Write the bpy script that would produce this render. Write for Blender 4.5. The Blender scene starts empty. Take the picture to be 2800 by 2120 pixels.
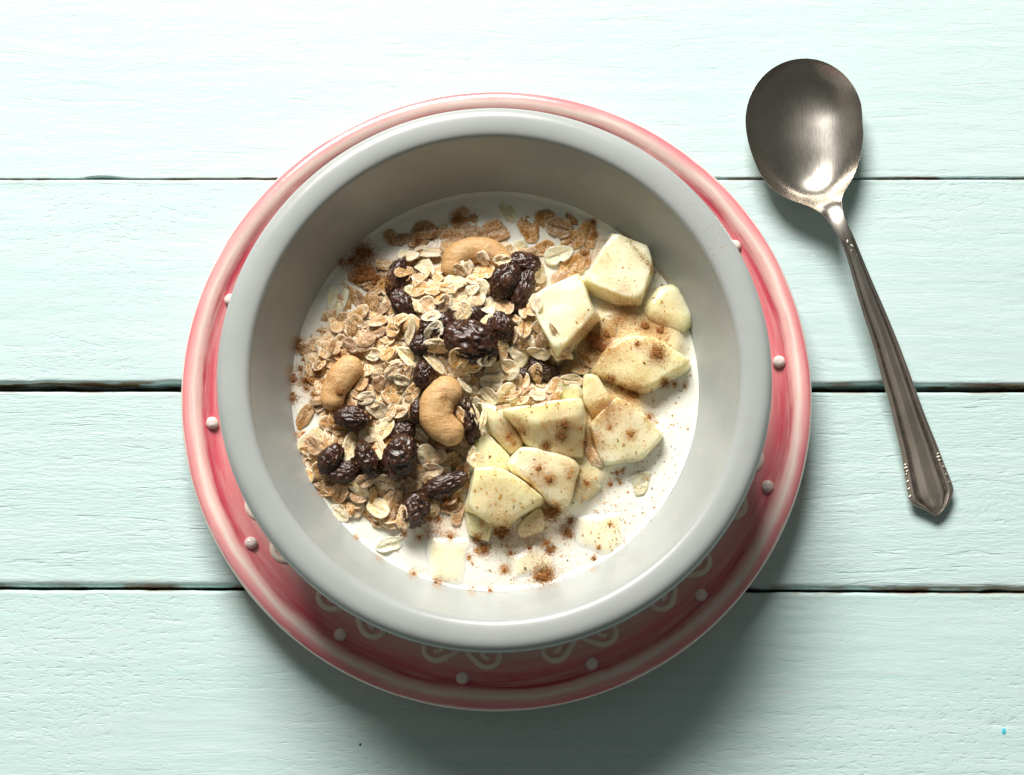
import bpy, bmesh, math, random
import numpy as np
from mathutils import Vector, Matrix, noise, Euler
random.seed(7)
rng = np.random.default_rng(7)
C = bpy.context.scene.collection
scene = bpy.context.scene
U = 0.01                       # everything below is measured in centimetres and stored in metres
R = math.radians

# ------------------------------------------------------------------ camera, light, exposure
TILT, DIST, PXCM = R(11.0), 78.0, 68.0
cam_pos = np.array([0.0, -DIST*math.sin(TILT), DIST*math.cos(TILT)])
fwd = np.array([0.0, math.sin(TILT), -math.cos(TILT)])
upv = np.array([0.0, math.cos(TILT), math.sin(TILT)])
cd = bpy.data.cameras.new('camera'); cam = bpy.data.objects.new('camera', cd); C.objects.link(cam)
cam.location = cam_pos*U; cam.rotation_euler = (TILT, 0, 0)
cd.sensor_width = 36.0; cd.lens = 36.0*DIST*PXCM/2800.0
cd.clip_start = 0.01; cd.clip_end = 50
scene.camera = cam

def pix(px, py, z=0.0):
    """point at height z (cm) seen at photo pixel px, py (2800 x 2120)"""
    f = DIST*PXCM
    d = fwd + np.array([1., 0, 0])*((px-1400)/f) + upv*((1060-py)/f)
    t = (z-cam_pos[2])/d[2]
    return cam_pos + d*t

world = bpy.data.worlds.new('World'); scene.world = world; world.use_nodes = True
bg = world.node_tree.nodes['Background']
bg.inputs[0].default_value = (0.94, 1.0, 0.92, 1); bg.inputs[1].default_value = 0.10

def area(name, az, el, dist, size, power, col, target=(0, 0, 0)):
    l = bpy.data.lights.new(name, 'AREA'); l.shape = 'RECTANGLE'; l.size = size[0]*U; l.size_y = size[1]*U
    l.energy = power; l.color = col
    o = bpy.data.objects.new(name, l); C.objects.link(o)
    d = Vector((math.sin(az)*math.cos(el), math.cos(az)*math.cos(el), math.sin(el)))
    o.location = (Vector(target)+d*dist)*U
    o.rotation_euler = d.to_track_quat('Z', 'Y').to_euler()
    return o
area('window_light', R(-14), R(40.5), 230, (112, 84), 103.0, (1.0, 0.975, 0.93))
area('room_fill_light', R(-80), R(32), 170, (120, 60), .45, (1.0, 0.82, 0.62))

scene.view_settings.view_transform = 'Standard'; scene.view_settings.look = 'None'
scene.view_settings.exposure = 0.0; scene.view_settings.gamma = 1.0
scene.render.engine = 'CYCLES'
scene.cycles.max_bounces = 8

# ------------------------------------------------------------------ helpers
def tag(o, label=None, cat=None, group=None, kind=None):
    if label: o['label'] = label
    if cat: o['category'] = cat
    if group: o['group'] = group
    if kind: o['kind'] = kind
    return o

def make_mesh(name, verts, faces, smooth=True):
    me = bpy.data.meshes.new(name)
    v = (np.asarray(verts, float)*U)
    me.from_pydata(v.tolist(), [], faces if isinstance(faces, list) else faces.tolist())
    if smooth: me.polygons.foreach_set('use_smooth', [True]*len(me.polygons))
    me.update()
    return me

def link(name, me, mat=None, parent=None, loc=(0, 0, 0), rot=None, scale=None):
    o = bpy.data.objects.new(name, me); C.objects.link(o)
    if mat is not None:
        if not me.materials: me.materials.append(mat)
        elif me.materials[0] != mat:
            o.material_slots[0].link = 'OBJECT'; o.material_slots[0].material = mat
    o.location = Vector(loc)*U
    if rot is not None: o.rotation_euler = rot
    if scale is not None: o.scale = scale
    if parent: o.parent = parent
    return o

def empty(name, loc=(0, 0, 0)):
    o = bpy.data.objects.new(name, None); C.objects.link(o); o.location = Vector(loc)*U; o.empty_display_size = 0.02
    return o

def attr(me, name, vals):
    a = me.attributes.new(name, 'FLOAT', 'POINT'); a.data.foreach_set('value', np.asarray(vals, np.float32))

def lathe(profile, n=160, closed_bottom=True):
    V = []; F = []
    ang = np.linspace(0, 2*math.pi, n, endpoint=False)
    for r, z in profile:
        for a in ang: V.append((r*math.cos(a), r*math.sin(a), z))
    m = len(profile)
    for i in range(m-1):
        for j in range(n):
            k = (j+1) % n
            F.append([i*n+j, i*n+k, (i+1)*n+k, (i+1)*n+j])
    return V, F

def smooth_profile(pts, n=4):
    """Catmull-Rom through the points"""
    P = np.array(pts, float); out = []
    Q = np.vstack([2*P[0]-P[1], P, 2*P[-1]-P[-2]])
    for i in range(1, len(Q)-2):
        p0, p1, p2, p3 = Q[i-1], Q[i], Q[i+1], Q[i+2]
        for k in range(n):
            t = k/n
            out.append(0.5*((2*p1)+(-p0+p2)*t+(2*p0-5*p1+4*p2-p3)*t*t+(-p0+3*p1-3*p2+p3)*t**3))
    out.append(P[-1])
    return np.array(out)

# ------------------------------------------------------------------ node helpers
class NT:
    def __init__(self, name):
        self.m = bpy.data.materials.new(name); self.m.use_nodes = True
        self.t = self.m.node_tree; self.b = self.t.nodes['Principled BSDF']
    def n(self, typ, **kw):
        x = self.t.nodes.new(typ)
        for k, v in kw.items():
            if k.startswith('i_'): x.inputs[k[2:].replace('_', ' ')].default_value = v
            else: setattr(x, k, v)
        return x
    def l(self, a, b): self.t.links.new(a, b)
    def coords(self, scale=(1, 1, 1), loc=(0, 0, 0), kind='Object'):
        tc = self.n('ShaderNodeTexCoord'); mp = self.n('ShaderNodeMapping')
        mp.inputs['Scale'].default_value = tuple(100*s for s in scale); mp.inputs['Location'].default_value = loc
        self.l(tc.outputs[kind], mp.inputs['Vector']); return mp.outputs[0]
    def noise(self, vec, scale=1, detail=4, rough=.55, dist=0.0):
        x = self.n('ShaderNodeTexNoise'); x.inputs['Scale'].default_value = scale; x.inputs['Detail'].default_value = detail
        x.inputs['Roughness'].default_value = rough; x.inputs['Distortion'].default_value = dist
        if vec is not None: self.l(vec, x.inputs['Vector'])
        return x.outputs['Fac']
    def vor(self, vec, scale=1, feature='F1', out='Distance', rand=1.0):
        x = self.n('ShaderNodeTexVoronoi', feature=feature); x.inputs['Scale'].default_value = scale
        x.inputs['Randomness'].default_value = rand
        self.l(vec, x.inputs['Vector']); return x.outputs[out]
    def ramp(self, fac, stops, interp='LINEAR'):
        x = self.n('ShaderNodeValToRGB'); x.color_ramp.interpolation = interp
        e = x.color_ramp.elements
        while len(e) < len(stops): e.new(0.5)
        for q, (p, c) in zip(e, stops):
            q.position = p; q.color = (c, c, c, 1) if not hasattr(c, '__len__') else (*c[:3], 1)
        self.l(fac, x.inputs[0]); return x.outputs[0]
    def math(self, op, a, b=None, c=None, clamp=False):
        x = self.n('ShaderNodeMath', operation=op); x.use_clamp = clamp
        for i, v in enumerate((a, b, c)):
            if v is None: continue
            if isinstance(v, (int, float)): x.inputs[i].default_value = v
            else: self.l(v, x.inputs[i])
        return x.outputs[0]
    def mix(self, fac, a, b, blend='MIX'):
        x = self.n('ShaderNodeMix', data_type='RGBA', blend_type=blend)
        for s, v in ((x.inputs[0], fac), (x.inputs[6], a), (x.inputs[7], b)):
            if isinstance(v, (int, float)): s.default_value = v
            elif isinstance(v, (tuple, list)): s.default_value = (*v[:3], 1)
            else: self.l(v, s)
        return x.outputs[2]
    def attr(self, name):
        x = self.n('ShaderNodeAttribute', attribute_name=name); return x.outputs['Fac']
    def bump(self, h, strength=.5, dist=0.05, prev=None):
        x = self.n('ShaderNodeBump'); x.inputs['Strength'].default_value = strength; x.inputs['Distance'].default_value = dist*U
        self.l(h, x.inputs['Height'])
        if prev is not None: self.l(prev, x.inputs['Normal'])
        return x.outputs[0]
    def set(self, **kw):
        for k, v in kw.items():
            s = self.b.inputs[k.replace('_', ' ')]
            if isinstance(v, (int, float)): s.default_value = v
            elif isinstance(v, (tuple, list)): s.default_value = (*v, 1) if len(v) == 3 and s.type == 'RGBA' else v
            else: self.l(v, s)
        return self.m
    def rand(self): return self.n('ShaderNodeObjectInfo').outputs['Random']

# ------------------------------------------------------------------ materials
def mat_paint(name, seed, grain, pits, wave, tone=(0.60, 0.765, 0.725), knots=()):
    t = NT(name); off = (seed*13.7, seed*7.3, seed*3.1)
    base = t.coords((1, 1, 1), off)
    # grain runs along x, gently bent, and opens out round each knot
    tc = t.n('ShaderNodeTexCoord'); sc_ = t.n('ShaderNodeVectorMath', operation='SCALE'); sc_.inputs[3].default_value = 100; t.l(tc.outputs['Object'], sc_.inputs[0])
    sp_ = t.n('ShaderNodeSeparateXYZ'); t.l(sc_.outputs[0], sp_.inputs[0]); X, Y = sp_.outputs[0], sp_.outputs[1]
    for (kx, ky, kr) in knots:
        dx = t.math('SUBTRACT', X, kx); dy = t.math('SUBTRACT', Y, ky)
        d2 = t.math('ADD', t.math('MULTIPLY', t.math('MULTIPLY', dx, dx), .22/(kr*kr)), t.math('MULTIPLY', t.math('MULTIPLY', dy, dy), 1/(kr*kr)))
        w_ = t.math('POWER', 2.718, t.math('MULTIPLY', d2, -1.0))
        Y = t.math('SUBTRACT', Y, t.math('MULTIPLY', t.math('MULTIPLY', dy, w_), .75)); X = t.math('ADD', X, t.math('MULTIPLY', t.math('MULTIPLY', dx, w_), 3.0))
    Y = t.math('ADD', Y, t.math('MULTIPLY', t.math('SUBTRACT', t.noise(t.coords((.10, .35, .1), off), 1, 2), .5), wave))
    def grainvec(sx, sy):
        c_ = t.n('ShaderNodeCombineXYZ'); t.l(t.math('ADD', t.math('MULTIPLY', X, sx), off[0]), c_.inputs[0]); t.l(t.math('ADD', t.math('MULTIPLY', Y, sy), off[1]), c_.inputs[1]); c_.inputs[2].default_value = off[2]
        return c_.outputs[0]
    g = grainvec(.10, 1.0)
    fine = t.noise(grainvec(.20, 1.25), 7.0, 6, .66)
    broad = t.noise(g, 1.6, 3, .5)
    crack = t.ramp(t.noise(g, 3.4, 3, .55), [(0.0, 0), (.335, 0.0), (.375, 1), (1, 1)])
    mp2 = t.coords((.55, 1.3, 1), off)
    pit = t.ramp(t.noise(mp2, 4.6, 4, .6), [(.30, 0), (.46, 1), (1, 1)])
    pitmask = t.ramp(t.noise(t.coords((.1, .16, 1), (seed*5.1, 2, 0)), 1, 2), [(.38, 0.15), (.62, 1)])
    sanded = t.noise(base, 22, 3, .6)
    b1 = t.bump(t.math('ADD', t.math('MULTIPLY', fine, .8), t.math('MULTIPLY', broad, .30)), grain, .085)
    b2 = t.bump(t.math('MULTIPLY', pit, pitmask), pits, .03, b1)
    b3 = t.bump(crack, grain*.8, .05, b2)
    b4 = t.bump(sanded, .22, .008, b3)
    col = t.mix(t.ramp(t.noise(t.coords((.06, .22, 1), off), 1, 4), [(.3, 0), (.7, 1)]), tone, tuple(min(1, c*k) for c, k in zip(tone, (1.10, 1.055, 1.06))))
    col = t.mix(t.ramp(fine, [(.45, 0), (.72, .35)]), col, (.76, .84, .80))
    brush = t.noise(grainvec(.05, 2.2), 1.0, 4, .6)
    col = t.mix(t.ramp(brush, [(.35, 0), (.65, .55)]), col, tuple(c*k for c, k in zip(tone, (.90, .965, .965))))
    # bare wood where the paint has gone, along the edges
    e = t.attr('edge')
    wear = t.math('MULTIPLY', e, t.ramp(t.noise(t.coords((.45, 1.5, 1), off), 1.0, 4), [(.48, 0), (.56, 1)]))
    col = t.mix(wear, col, (.23, .13, .06))
    # thin rubbed streaks of pinkish primer
    st = t.ramp(t.noise(t.coords((.22, 6.0, 1), off), 1.3, 3, .6), [(.66, 0), (.74, .55)])
    col = t.mix(st, col, (.72, .66, .58))
    return t.set(Base_Color=col, Roughness=.46, Normal=b4, Specular_IOR_Level=.35)

def mat_simple(name, col, rough=.5, **kw):
    t = NT(name); return t.set(Base_Color=col, Roughness=rough, **kw)

def mat_plate():
    t = NT('rose_glaze')
    tc = t.n('ShaderNodeTexCoord'); sep = t.n('ShaderNodeSeparateXYZ'); t.l(tc.outputs['Object'], sep.inputs[0])
    x = t.math('MULTIPLY', sep.outputs[0], 100); y = t.math('MULTIPLY', sep.outputs[1], 100)
    r = t.math('SQRT', t.math('ADD', t.math('MULTIPLY', x, x), t.math('MULTIPLY', y, y)))
    cx = t.math('DIVIDE', x, t.math('MAXIMUM', r, .01)); cy = t.math('DIVIDE', y, t.math('MAXIMUM', r, .01))
    cmb = t.n('ShaderNodeCombineXYZ')   # streaks follow the rim: fast across r, slow round it
    t.l(t.math('MULTIPLY', cx, 1.5), cmb.inputs[0]); t.l(t.math('MULTIPLY', cy, 1.5), cmb.inputs[1]); t.l(t.math('MULTIPLY', r, 2.2), cmb.inputs[2])
    st = t.noise(cmb.outputs[0], 2.0, 5, .6)
    cmb2 = t.n('ShaderNodeCombineXYZ')
    t.l(t.math('MULTIPLY', cx, 1.7), cmb2.inputs[0]); t.l(t.math('MULTIPLY', cy, 1.7), cmb2.inputs[1]); t.l(t.math('MULTIPLY', r, .35), cmb2.inputs[2])
    blot = t.noise(cmb2.outputs[0], 2.2, 3)
    rr = t.math('ADD', r, t.math('MULTIPLY', t.math('SUBTRACT', blot, .5), .35))
    rr = t.math('ADD', rr, t.math('MULTIPLY', t.math('SUBTRACT', st, .5), .35))
    f = t.math('DIVIDE', t.math('SUBTRACT', rr, 8.0), 5.0)
    cream = (.87, .74, .66); pink = (.82, .30, .29); rose = (.66, .105, .14); deep = (.50, .05, .085); pale = (.84, .50, .46)
    def q(v): return (v-8.0)/5.0
    base = t.ramp(f, [(q(8.2), (.84, .66, .57)), (q(10.0), (.82, .58, .51)), (q(10.45), (.79, .42, .39)), (q(10.85), (.76, .24, .25)), (q(11.2), rose), (q(11.5), deep),
                      (q(11.66), (.82, .42, .39)), (q(11.88), cream), (q(12.06), (.81, .36, .35)), (q(12.30), (.70, .16, .20)), (q(12.42), cream)])
    col = t.mix(t.ramp(st, [(.42, 0), (.68, .5)]), base, (.84, .52, .48))
    col = t.mix(t.ramp(st, [(.22, .4), (.42, 0)]), col, deep)
    edge = t.ramp(r, [(0, 0), (1, 0)])
    lip = t.math('GREATER_THAN', r, 12.33)
    col = t.mix(lip, col, (.82, .71, .62))
    spk = t.ramp(t.vor(t.coords((1, 1, 1)), 1.1), [(.012, 1), (.03, 0)])
    col = t.mix(t.math('MULTIPLY', spk, .0), col, (.2, .02, .04))
    bp = t.bump(t.noise(t.coords((1, 1, 1)), 1.6, 2), .25, .05)
    return t.set(Base_Color=col, Roughness=.16, Normal=bp, Specular_IOR_Level=.5, Coat_Weight=.35, Coat_Roughness=.06)

def mat_bowl():
    t = NT('pale_grey_glaze')
    v = t.coords()
    col = t.mix(t.ramp(t.noise(v, .35, 4), [(.3, 0), (.7, 1)]), (.382, .408, .392), (.43, .452, .436))
    speck = t.ramp(t.noise(v, 26, 2, .5), [(.66, 0), (.76, .35)])
    col = t.mix(speck, col, (.42, .43, .42))
    # unglazed greyish foot edge of the lip
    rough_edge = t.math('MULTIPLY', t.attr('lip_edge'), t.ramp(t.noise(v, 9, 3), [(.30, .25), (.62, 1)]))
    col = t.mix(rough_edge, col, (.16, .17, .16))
    smear = t.math('MULTIPLY', t.attr('wall'), t.ramp(t.noise(v, 1.1, 5, .65), [(.60, 0), (.72, .22)]))
    col = t.mix(smear, col, (.66, .58, .46))
    bp = t.bump(t.noise(v, .8, 3), .18, .05)
    bp = t.bump(t.noise(v, 18, 2), .10, .008, bp)
    return t.set(Base_Color=col, Roughness=.27, Normal=bp, Specular_IOR_Level=.42)

def mat_yoghurt():
    t = NT('white_yoghurt'); v = t.coords()
    milk = (.88, .87, .775)
    m = t.attr('mash')
    mn = t.noise(v, 3.0, 4, .6)
    mash = t.mix(t.ramp(mn, [(.35, 0), (.65, 1)]), (.50, .31, .15), (.72, .58, .40))
    col = t.mix(m, milk, mash)
    stain = t.attr('stain')
    tint = t.attr('tint'); col = t.mix(tint, col, (.88, .78, .40))
    col = t.mix(t.math('MULTIPLY', stain, .85), col, (.60, .31, .085))
    bp = t.bump(t.noise(v, 1.6, 4), .25, .06)
    return t.set(Base_Color=col, Roughness=.30, Normal=bp, Subsurface_Weight=.6, Subsurface_Radius=(.004, .003, .002), Subsurface_Scale=.6, Specular_IOR_Level=.45)

def mat_melon(name, a, b, dust=1.0, film=0.0):
    t = NT(name); v = t.coords(); rd = t.rand()
    off = t.n('ShaderNodeVectorMath', operation='ADD'); cmb = t.n('ShaderNodeCombineXYZ')
    t.l(t.math('MULTIPLY', rd, 37.0), cmb.inputs[0]); t.l(t.math('MULTIPLY', rd, 11.0), cmb.inputs[1]); t.l(v, off.inputs[0]); t.l(cmb.outputs[0], off.inputs[1]); w = off.outputs[0]
    col = t.mix(t.ramp(t.noise(w, .9, 3), [(.32, 0), (.68, 1)]), a, b)
    cells = t.vor(w, 11, 'DISTANCE_TO_EDGE')
    col = t.mix(t.ramp(cells, [(0, .22), (.12, 0)]), col, tuple(min(1, c*1.12) for c in a))
    # fine ground cinnamon caught on the wet flesh
    patch = t.ramp(t.noise(w, .8, 3), [(.42, 0), (.68, 1)])
    fine = t.ramp(t.noise(w, 17, 3, .7), [(.585, 0), (.66, 1)])
    geo = t.n('ShaderNodeNewGeometry'); sep = t.n('ShaderNodeSeparateXYZ'); t.l(geo.outputs['Normal'], sep.inputs[0])
    upf = t.ramp(sep.outputs[2], [(.25, 0), (.6, 1)])
    d = t.math('MULTIPLY', t.math('MULTIPLY', t.math('ADD', t.math('MULTIPLY', fine, patch), t.math('MULTIPLY', patch, .08)), upf), dust, clamp=True)
    col = t.mix(d, col, (.55, .22, .05))
    if film: col = t.mix(t.ramp(t.attr('film'), [(.28, 0), (1, .75)]), (.88, .87, .775), col)
    sn = t.attr('stain'); sm = t.math('MULTIPLY', sn, t.ramp(t.noise(v, 7, 4, .7), [(.30, .35), (.60, 1)]))
    col = t.mix(sm, col, (.60, .31, .085))
    bp = t.bump(t.noise(w, 2.2, 4), .35, .06); bp = t.bump(cells, .12, .02, bp)
    return t.set(Base_Color=col, Roughness=.27, Normal=bp, Subsurface_Weight=.35 if film else .9, Subsurface_Radius=(.006, .0052, .003), Subsurface_Scale=.5 if film else 1.0, Specular_IOR_Level=.5)

def mat_oat(name, pale, tan, vein, rough=.6, sss=.25, veinamt=.8):
    t = NT(name); rd = t.rand()
    tc = t.n('ShaderNodeTexCoord'); off = t.n('ShaderNodeVectorMath', operation='ADD'); cmb = t.n('ShaderNodeCombineXYZ')
    mp = t.n('ShaderNodeMapping'); mp.inputs['Scale'].default_value = (100, 100, 100)
    t.l(tc.outputs['Object'], mp.inputs['Vector'])
    t.l(t.math('MULTIPLY', rd, 53.0), cmb.inputs[0]); t.l(t.math('MULTIPLY', rd, 17.0), cmb.inputs[1])
    t.l(mp.outputs[0], off.inputs[0]); t.l(cmb.outputs[0], off.inputs[1]); w = off.outputs[0]
    n1 = t.noise(w, 3.0, 4, .6)
    col = t.mix(t.ramp(n1, [(.34, 0), (.66, 1)]), tan, pale)
    sp = t.n('ShaderNodeMapping'); sp.inputs['Scale'].default_value = (1.5, .85, 1); t.l(w, sp.inputs['Vector'])
    dst = t.n('ShaderNodeVectorMath', operation='ADD'); t.l(sp.outputs[0], dst.inputs[0])
    nz = t.n('ShaderNodeTexNoise'); nz.inputs['Scale'].default_value = 4; t.l(w, nz.inputs['Vector'])
    sc = t.n('ShaderNodeVectorMath', operation='SCALE'); sc.inputs[3].default_value = .16; t.l(nz.outputs['Color'], sc.inputs[0]); t.l(sc.outputs[0], dst.inputs[1])
    ed = t.vor(dst.outputs[0], 5.2, 'DISTANCE_TO_EDGE')
    vm = t.math('MULTIPLY', t.ramp(ed, [(0.03, 1), (.12, 0)]), t.ramp(t.noise(w, 2.2, 2), [(.40, 0), (.55, veinamt)]))
    col = t.mix(vm, col, vein)
    col = t.mix(t.math('MULTIPLY', t.attr('rim'), .55), col, vein)
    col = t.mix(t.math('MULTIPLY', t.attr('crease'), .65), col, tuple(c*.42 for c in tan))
    hv = t.n('ShaderNodeHueSaturation'); t.l(col, hv.inputs['Color'])
    t.l(t.math('ADD', .86, t.math('MULTIPLY', rd, .30)), hv.inputs['Value'])
    t.l(t.math('ADD', .85, t.math('MULTIPLY', t.math('FRACT', t.math('MULTIPLY', rd, 7.31)), .3)), hv.inputs['Saturation'])
    spk = t.ramp(t.noise(w, 14, 3, .7), [(.63, 0), (.70, .6)])
    col2 = t.mix(spk, hv.outputs[0], (.42, .20, .07))
    bp = t.bump(t.math('ADD', t.noise(w, 6, 4, .65), t.math('MULTIPLY', ed, -.9)), .65, .045)
    return t.set(Base_Color=col2, Roughness=rough, Normal=bp, Subsurface_Weight=sss, Subsurface_Radius=(.002, .0013, .0007), Subsurface_Scale=.6, Specular_IOR_Level=.35)

def mat_raisin():
    t = NT('raisin_skin'); v = t.coords(); rd = t.rand()
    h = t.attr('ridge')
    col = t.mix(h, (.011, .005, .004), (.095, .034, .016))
    col = t.mix(t.ramp(t.noise(v, 2, 3), [(.5, 0), (.75, .6)]), col, (.075, .026, .012))
    d = t.ramp(t.noise(v, 13, 4, .7), [(.60, 0), (.70, .75)])
    d2 = t.math('MULTIPLY', d, t.ramp(t.noise(v, 1.3, 2), [(.36, 0), (.58, 1)]))
    col = t.mix(d2, col, (.40, .19, .06))
    bp = t.bump(t.noise(v, 7, 6, .65), .55, .05)
    rg = t.math('ADD', t.math('ADD', .17, t.math('MULTIPLY', t.noise(v, 3, 3), .22)), t.math('MULTIPLY', d2, .4))
    return t.set(Base_Color=col, Roughness=rg, Normal=bp, Specular_IOR_Level=.6)

def mat_cashew():
    t = NT('cashew_skin'); v = t.coords()
    col = t.mix(t.ramp(t.noise(v, .8, 4), [(.3, 0), (.7, 1)]), (.60, .33, .12), (.78, .52, .25))
    col = t.mix(t.ramp(t.noise(v, 10, 4, .7), [(.58, 0), (.68, .65)]), col, (.38, .16, .05))
    col = t.mix(t.ramp(t.noise(v, 1.1, 3), [(.60, 0), (.73, .7)]), col, (.34, .15, .05))
    mp = t.coords((.5, 1.6, 1))
    cr_ = t.ramp(t.noise(t.coords((1.2, 1.2, 1.2)), 2.4, 5, .62, .8), [(.44, 0), (.49, .5), (.54, 0)]); col = t.mix(cr_, col, (.40, .19, .065))
    bp = t.bump(t.noise(mp, 2.6, 6, .65), .8, .09); bp = t.bump(t.noise(v, 12, 5, .7), .6, .03, bp)
    return t.set(Base_Color=col, Roughness=.42, Normal=bp, Subsurface_Weight=.3, Subsurface_Radius=(.004, .0022, .001), Subsurface_Scale=.6)

def mat_metal(name, a, b, rough, scr=.2):
    t = NT(name); v = t.coords()
    n = t.noise(v, .9, 4); s = t.noise(t.coords((3.2, .35, 1)), 6, 4, .7)
    col = t.mix(t.ramp(n, [(.3, 0), (.7, 1)]), a, b)
    rg = t.math('ADD', rough, t.math('MULTIPLY', s, .12))
    bp = t.bump(s, scr, .004); bp = t.bump(t.noise(v, 26, 2), scr*.6, .004, bp)
    age = t.attr('age'); old = t.mix(t.ramp(n, [(.3, 0), (.7, 1)]), (.56, .485, .41), (.44, .38, .32)); col = t.mix(age, col, old); rg = t.math('ADD', rg, t.math('MULTIPLY', age, .22))
    col = t.mix(t.math('MULTIPLY', t.attr('tarnish'), t.ramp(t.noise(v, 5, 3), [(.25, .55), (.7, 1)])), col, (.035, .028, .022))
    return t.set(Base_Color=col, Metallic=1.0, Roughness=rg, Normal=bp)

def mat_cinnamon(name, a, b):
    t = NT(name); v = t.coords(kind='Object')
    col = t.mix(t.ramp(t.noise(v, 8, 3), [(.35, 0), (.65, 1)]), a, b)
    return t.set(Base_Color=col, Roughness=.85, Specular_IOR_Level=.15)

M = dict(
    plate=mat_plate(), bowl=mat_bowl(), yog=mat_yoghurt(),
    bead=mat_simple('cream_bead_glaze', (.80, .66, .61), .18, Coat_Weight=.3),
    scroll=mat_simple('cream_scroll_glaze', (.88, .74, .64), .2, Coat_Weight=.3),
    melon=mat_melon('melon_flesh', (.95, .87, .57), (.92, .83, .46)),
    melon_pale=mat_melon('melon_flesh_pale', (.92, .85, .62), (.89, .81, .50), .55),
    melon_film=mat_melon('melon_under_yoghurt', (.90, .81, .46), (.88, .82, .58), .5, 1.0),
    oat_pale=mat_oat('oat_pale', (.92, .77, .52), (.82, .58, .30), (.95, .88, .72)),
    oat_tan=mat_oat('oat_tan', (.74, .47, .215), (.59, .31, .105), (.94, .83, .64), veinamt=1.0),
    oat_wet=mat_oat('oat_wet', (.52, .31, .145), (.34, .165, .06), (.72, .54, .35), .25, .3, .9),
    oat_milky=mat_oat('oat_milky', (.84, .77, .56), (.76, .63, .36), (.88, .84, .70), .28, .5, .5),
    raisin=mat_raisin(), cashew=mat_cashew(),
    metal=mat_metal('worn_steel', (.58, .535, .475), (.47, .43, .38), .20),
    metal_dark=mat_metal('tarnished_silver', (.62, .54, .46), (.48, .41, .345), .36, .3),
    cin=mat_cinnamon('cinnamon', (.70, .36, .10), (.54, .25, .06)),
    cin_dark=mat_cinnamon('damp_cinnamon', (.30, .125, .038), (.20, .078, .024)),
    under=mat_simple('bare_dark_wood', (.035, .022, .014), .8),
)

# ------------------------------------------------------------------ tabletop of painted planks
XL = pix(0, 1060)[0]; XR = pix(2800, 1060)[0]
def yl(pyL, pyR):
    a = pix(0, pyL)[1]; b = pix(2800, pyR)[1]
    return lambda x: a+(b-a)*(x-XL)/(XR-XL)
gap1 = (yl(489.5, 485), yl(490.3, 490)); gap2 = (yl(1046, 1052), yl(1070, 1072)); gap3 = (yl(1603, 1614), yl(1612, 1621))
top = empty('tabletop'); tag(top, kind='structure')
HX = 46.0
def plank(ytop, ybot, mat, seed, dense=True, ch_top=.14, ch_bot=.14, rag=.03, label=None):
    nx = 560 if dense else 60; ny = 84 if dense else 10
    xs = np.linspace(-HX, HX, nx)
    prof = [(0, -1.7), (0, -.5), (0, -.22)]
    # (fraction, z): round over north edge, flat, round over south edge
    V = []; E = []
    edges_n = []
    rows = []
    for x in xs:
        yt = ytop(x); yb = ybot(x)
        jt = rag*noise.fractal(Vector((x*.55, seed*9.1, 0)), .8, 2.0, 4); jb = rag*noise.fractal(Vector((x*.55, seed*9.1+50, 0)), .8, 2.0, 4)
        chip = noise.noise(Vector((x*.5, seed*3.3+7, 0)));  chip = max(0, chip-.28)*.22
        yt -= abs(jt)*.6; yb += abs(jb)*.8+chip
        row = [(x, yt, -1.7), (x, yt, -.5)]; er = [1, 1]
        for k in range(5):
            a = math.pi/2*k/4
            row.append((x, yt-ch_top*(1-math.cos(a)), -ch_top*(1-math.sin(a)))); er.append(1-.24*k)
        W = (yt-ch_top)-(yb+ch_bot)
        for k in range(1, ny):
            y = yt-ch_top-W*k/ny
            z = -.012+.012*noise.noise(Vector((x*.12, y*.5+seed*11, 1.0)))
            if dense:
                g = noise.fractal(Vector((x*.22+seed*5, y*2.6+1.2*noise.noise(Vector((x*.09, y*.2, seed))), seed*2.)), .7, 2.1, 3)
                z += .007*g
                pit = noise.noise(Vector((x*.5+seed*31, y*3.4, 4.0)))
                z -= max(0, pit-.42)*.05
            row.append((x, y, z)); d = min(k, ny-k)*W/ny; er.append(max(0, .12-d*.5))
        for k in range(5):
            a = math.pi/2*k/4
            row.append((x, yb+ch_bot*(1-math.sin(a)), -ch_bot*(1-math.cos(a)))); er.append(.04+.24*k)
        row += [(x, yb, -.5), (x, yb, -1.7)]; er += [1, 1]
        rows.append(row); E += er
    V = [p for r in rows for p in r]; m = len(rows[0]); F = []
    for i in range(nx-1):
        for j in range(m-1):
            F.append([i*m+j, i*m+j+1, (i+1)*m+j+1, (i+1)*m+j])
    me = make_mesh('plank', V, F); attr(me, 'edge', E)
    o = link('plank', me, mat, top)
    return o
P1 = mat_paint('mint_paint_smooth', 1, .27, .25, 1.3, (.57, .72, .705), knots=[(*pix(300, 90)[:2], 1.30), (*pix(60, 330)[:2], 0.80)]); P2 = mat_paint('mint_paint_pitted', 2, .22, .5, .6, (.555, .71, .70), knots=[(*pix(160, 570)[:2], 0.80), (*pix(2600, 600)[:2], 0.70)])
P3 = mat_paint('mint_paint_grained', 3, .52, .28, .9, (.545, .71, .695), knots=[(*pix(2700, 1388)[:2], 0.80)]); P4 = mat_paint('mint_paint_rough', 4, .24, .60, .7, (.545, .715, .695), knots=[(*pix(230, 1960)[:2], 1.50), (*pix(2325, 1735)[:2], 0.55), (*pix(2230, 1690)[:2], 0.90), (*pix(330, 1760)[:2], 0.70)])
cst = lambda v: (lambda x: v)
yT = pix(1400, 0)[1]; yB = pix(1400, 2120)[1]
plank(cst(yT+2.3), gap1[0], P1, 1, rag=.02, ch_bot=.05)
plank(gap1[1], gap2[0], P2, 2, rag=.015, ch_top=.12)
plank(gap2[1], gap3[0], P3, 3, ch_bot=.26)
plank(gap3[1], cst(yB-1.2), P4, 4, rag=.05)
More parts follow.
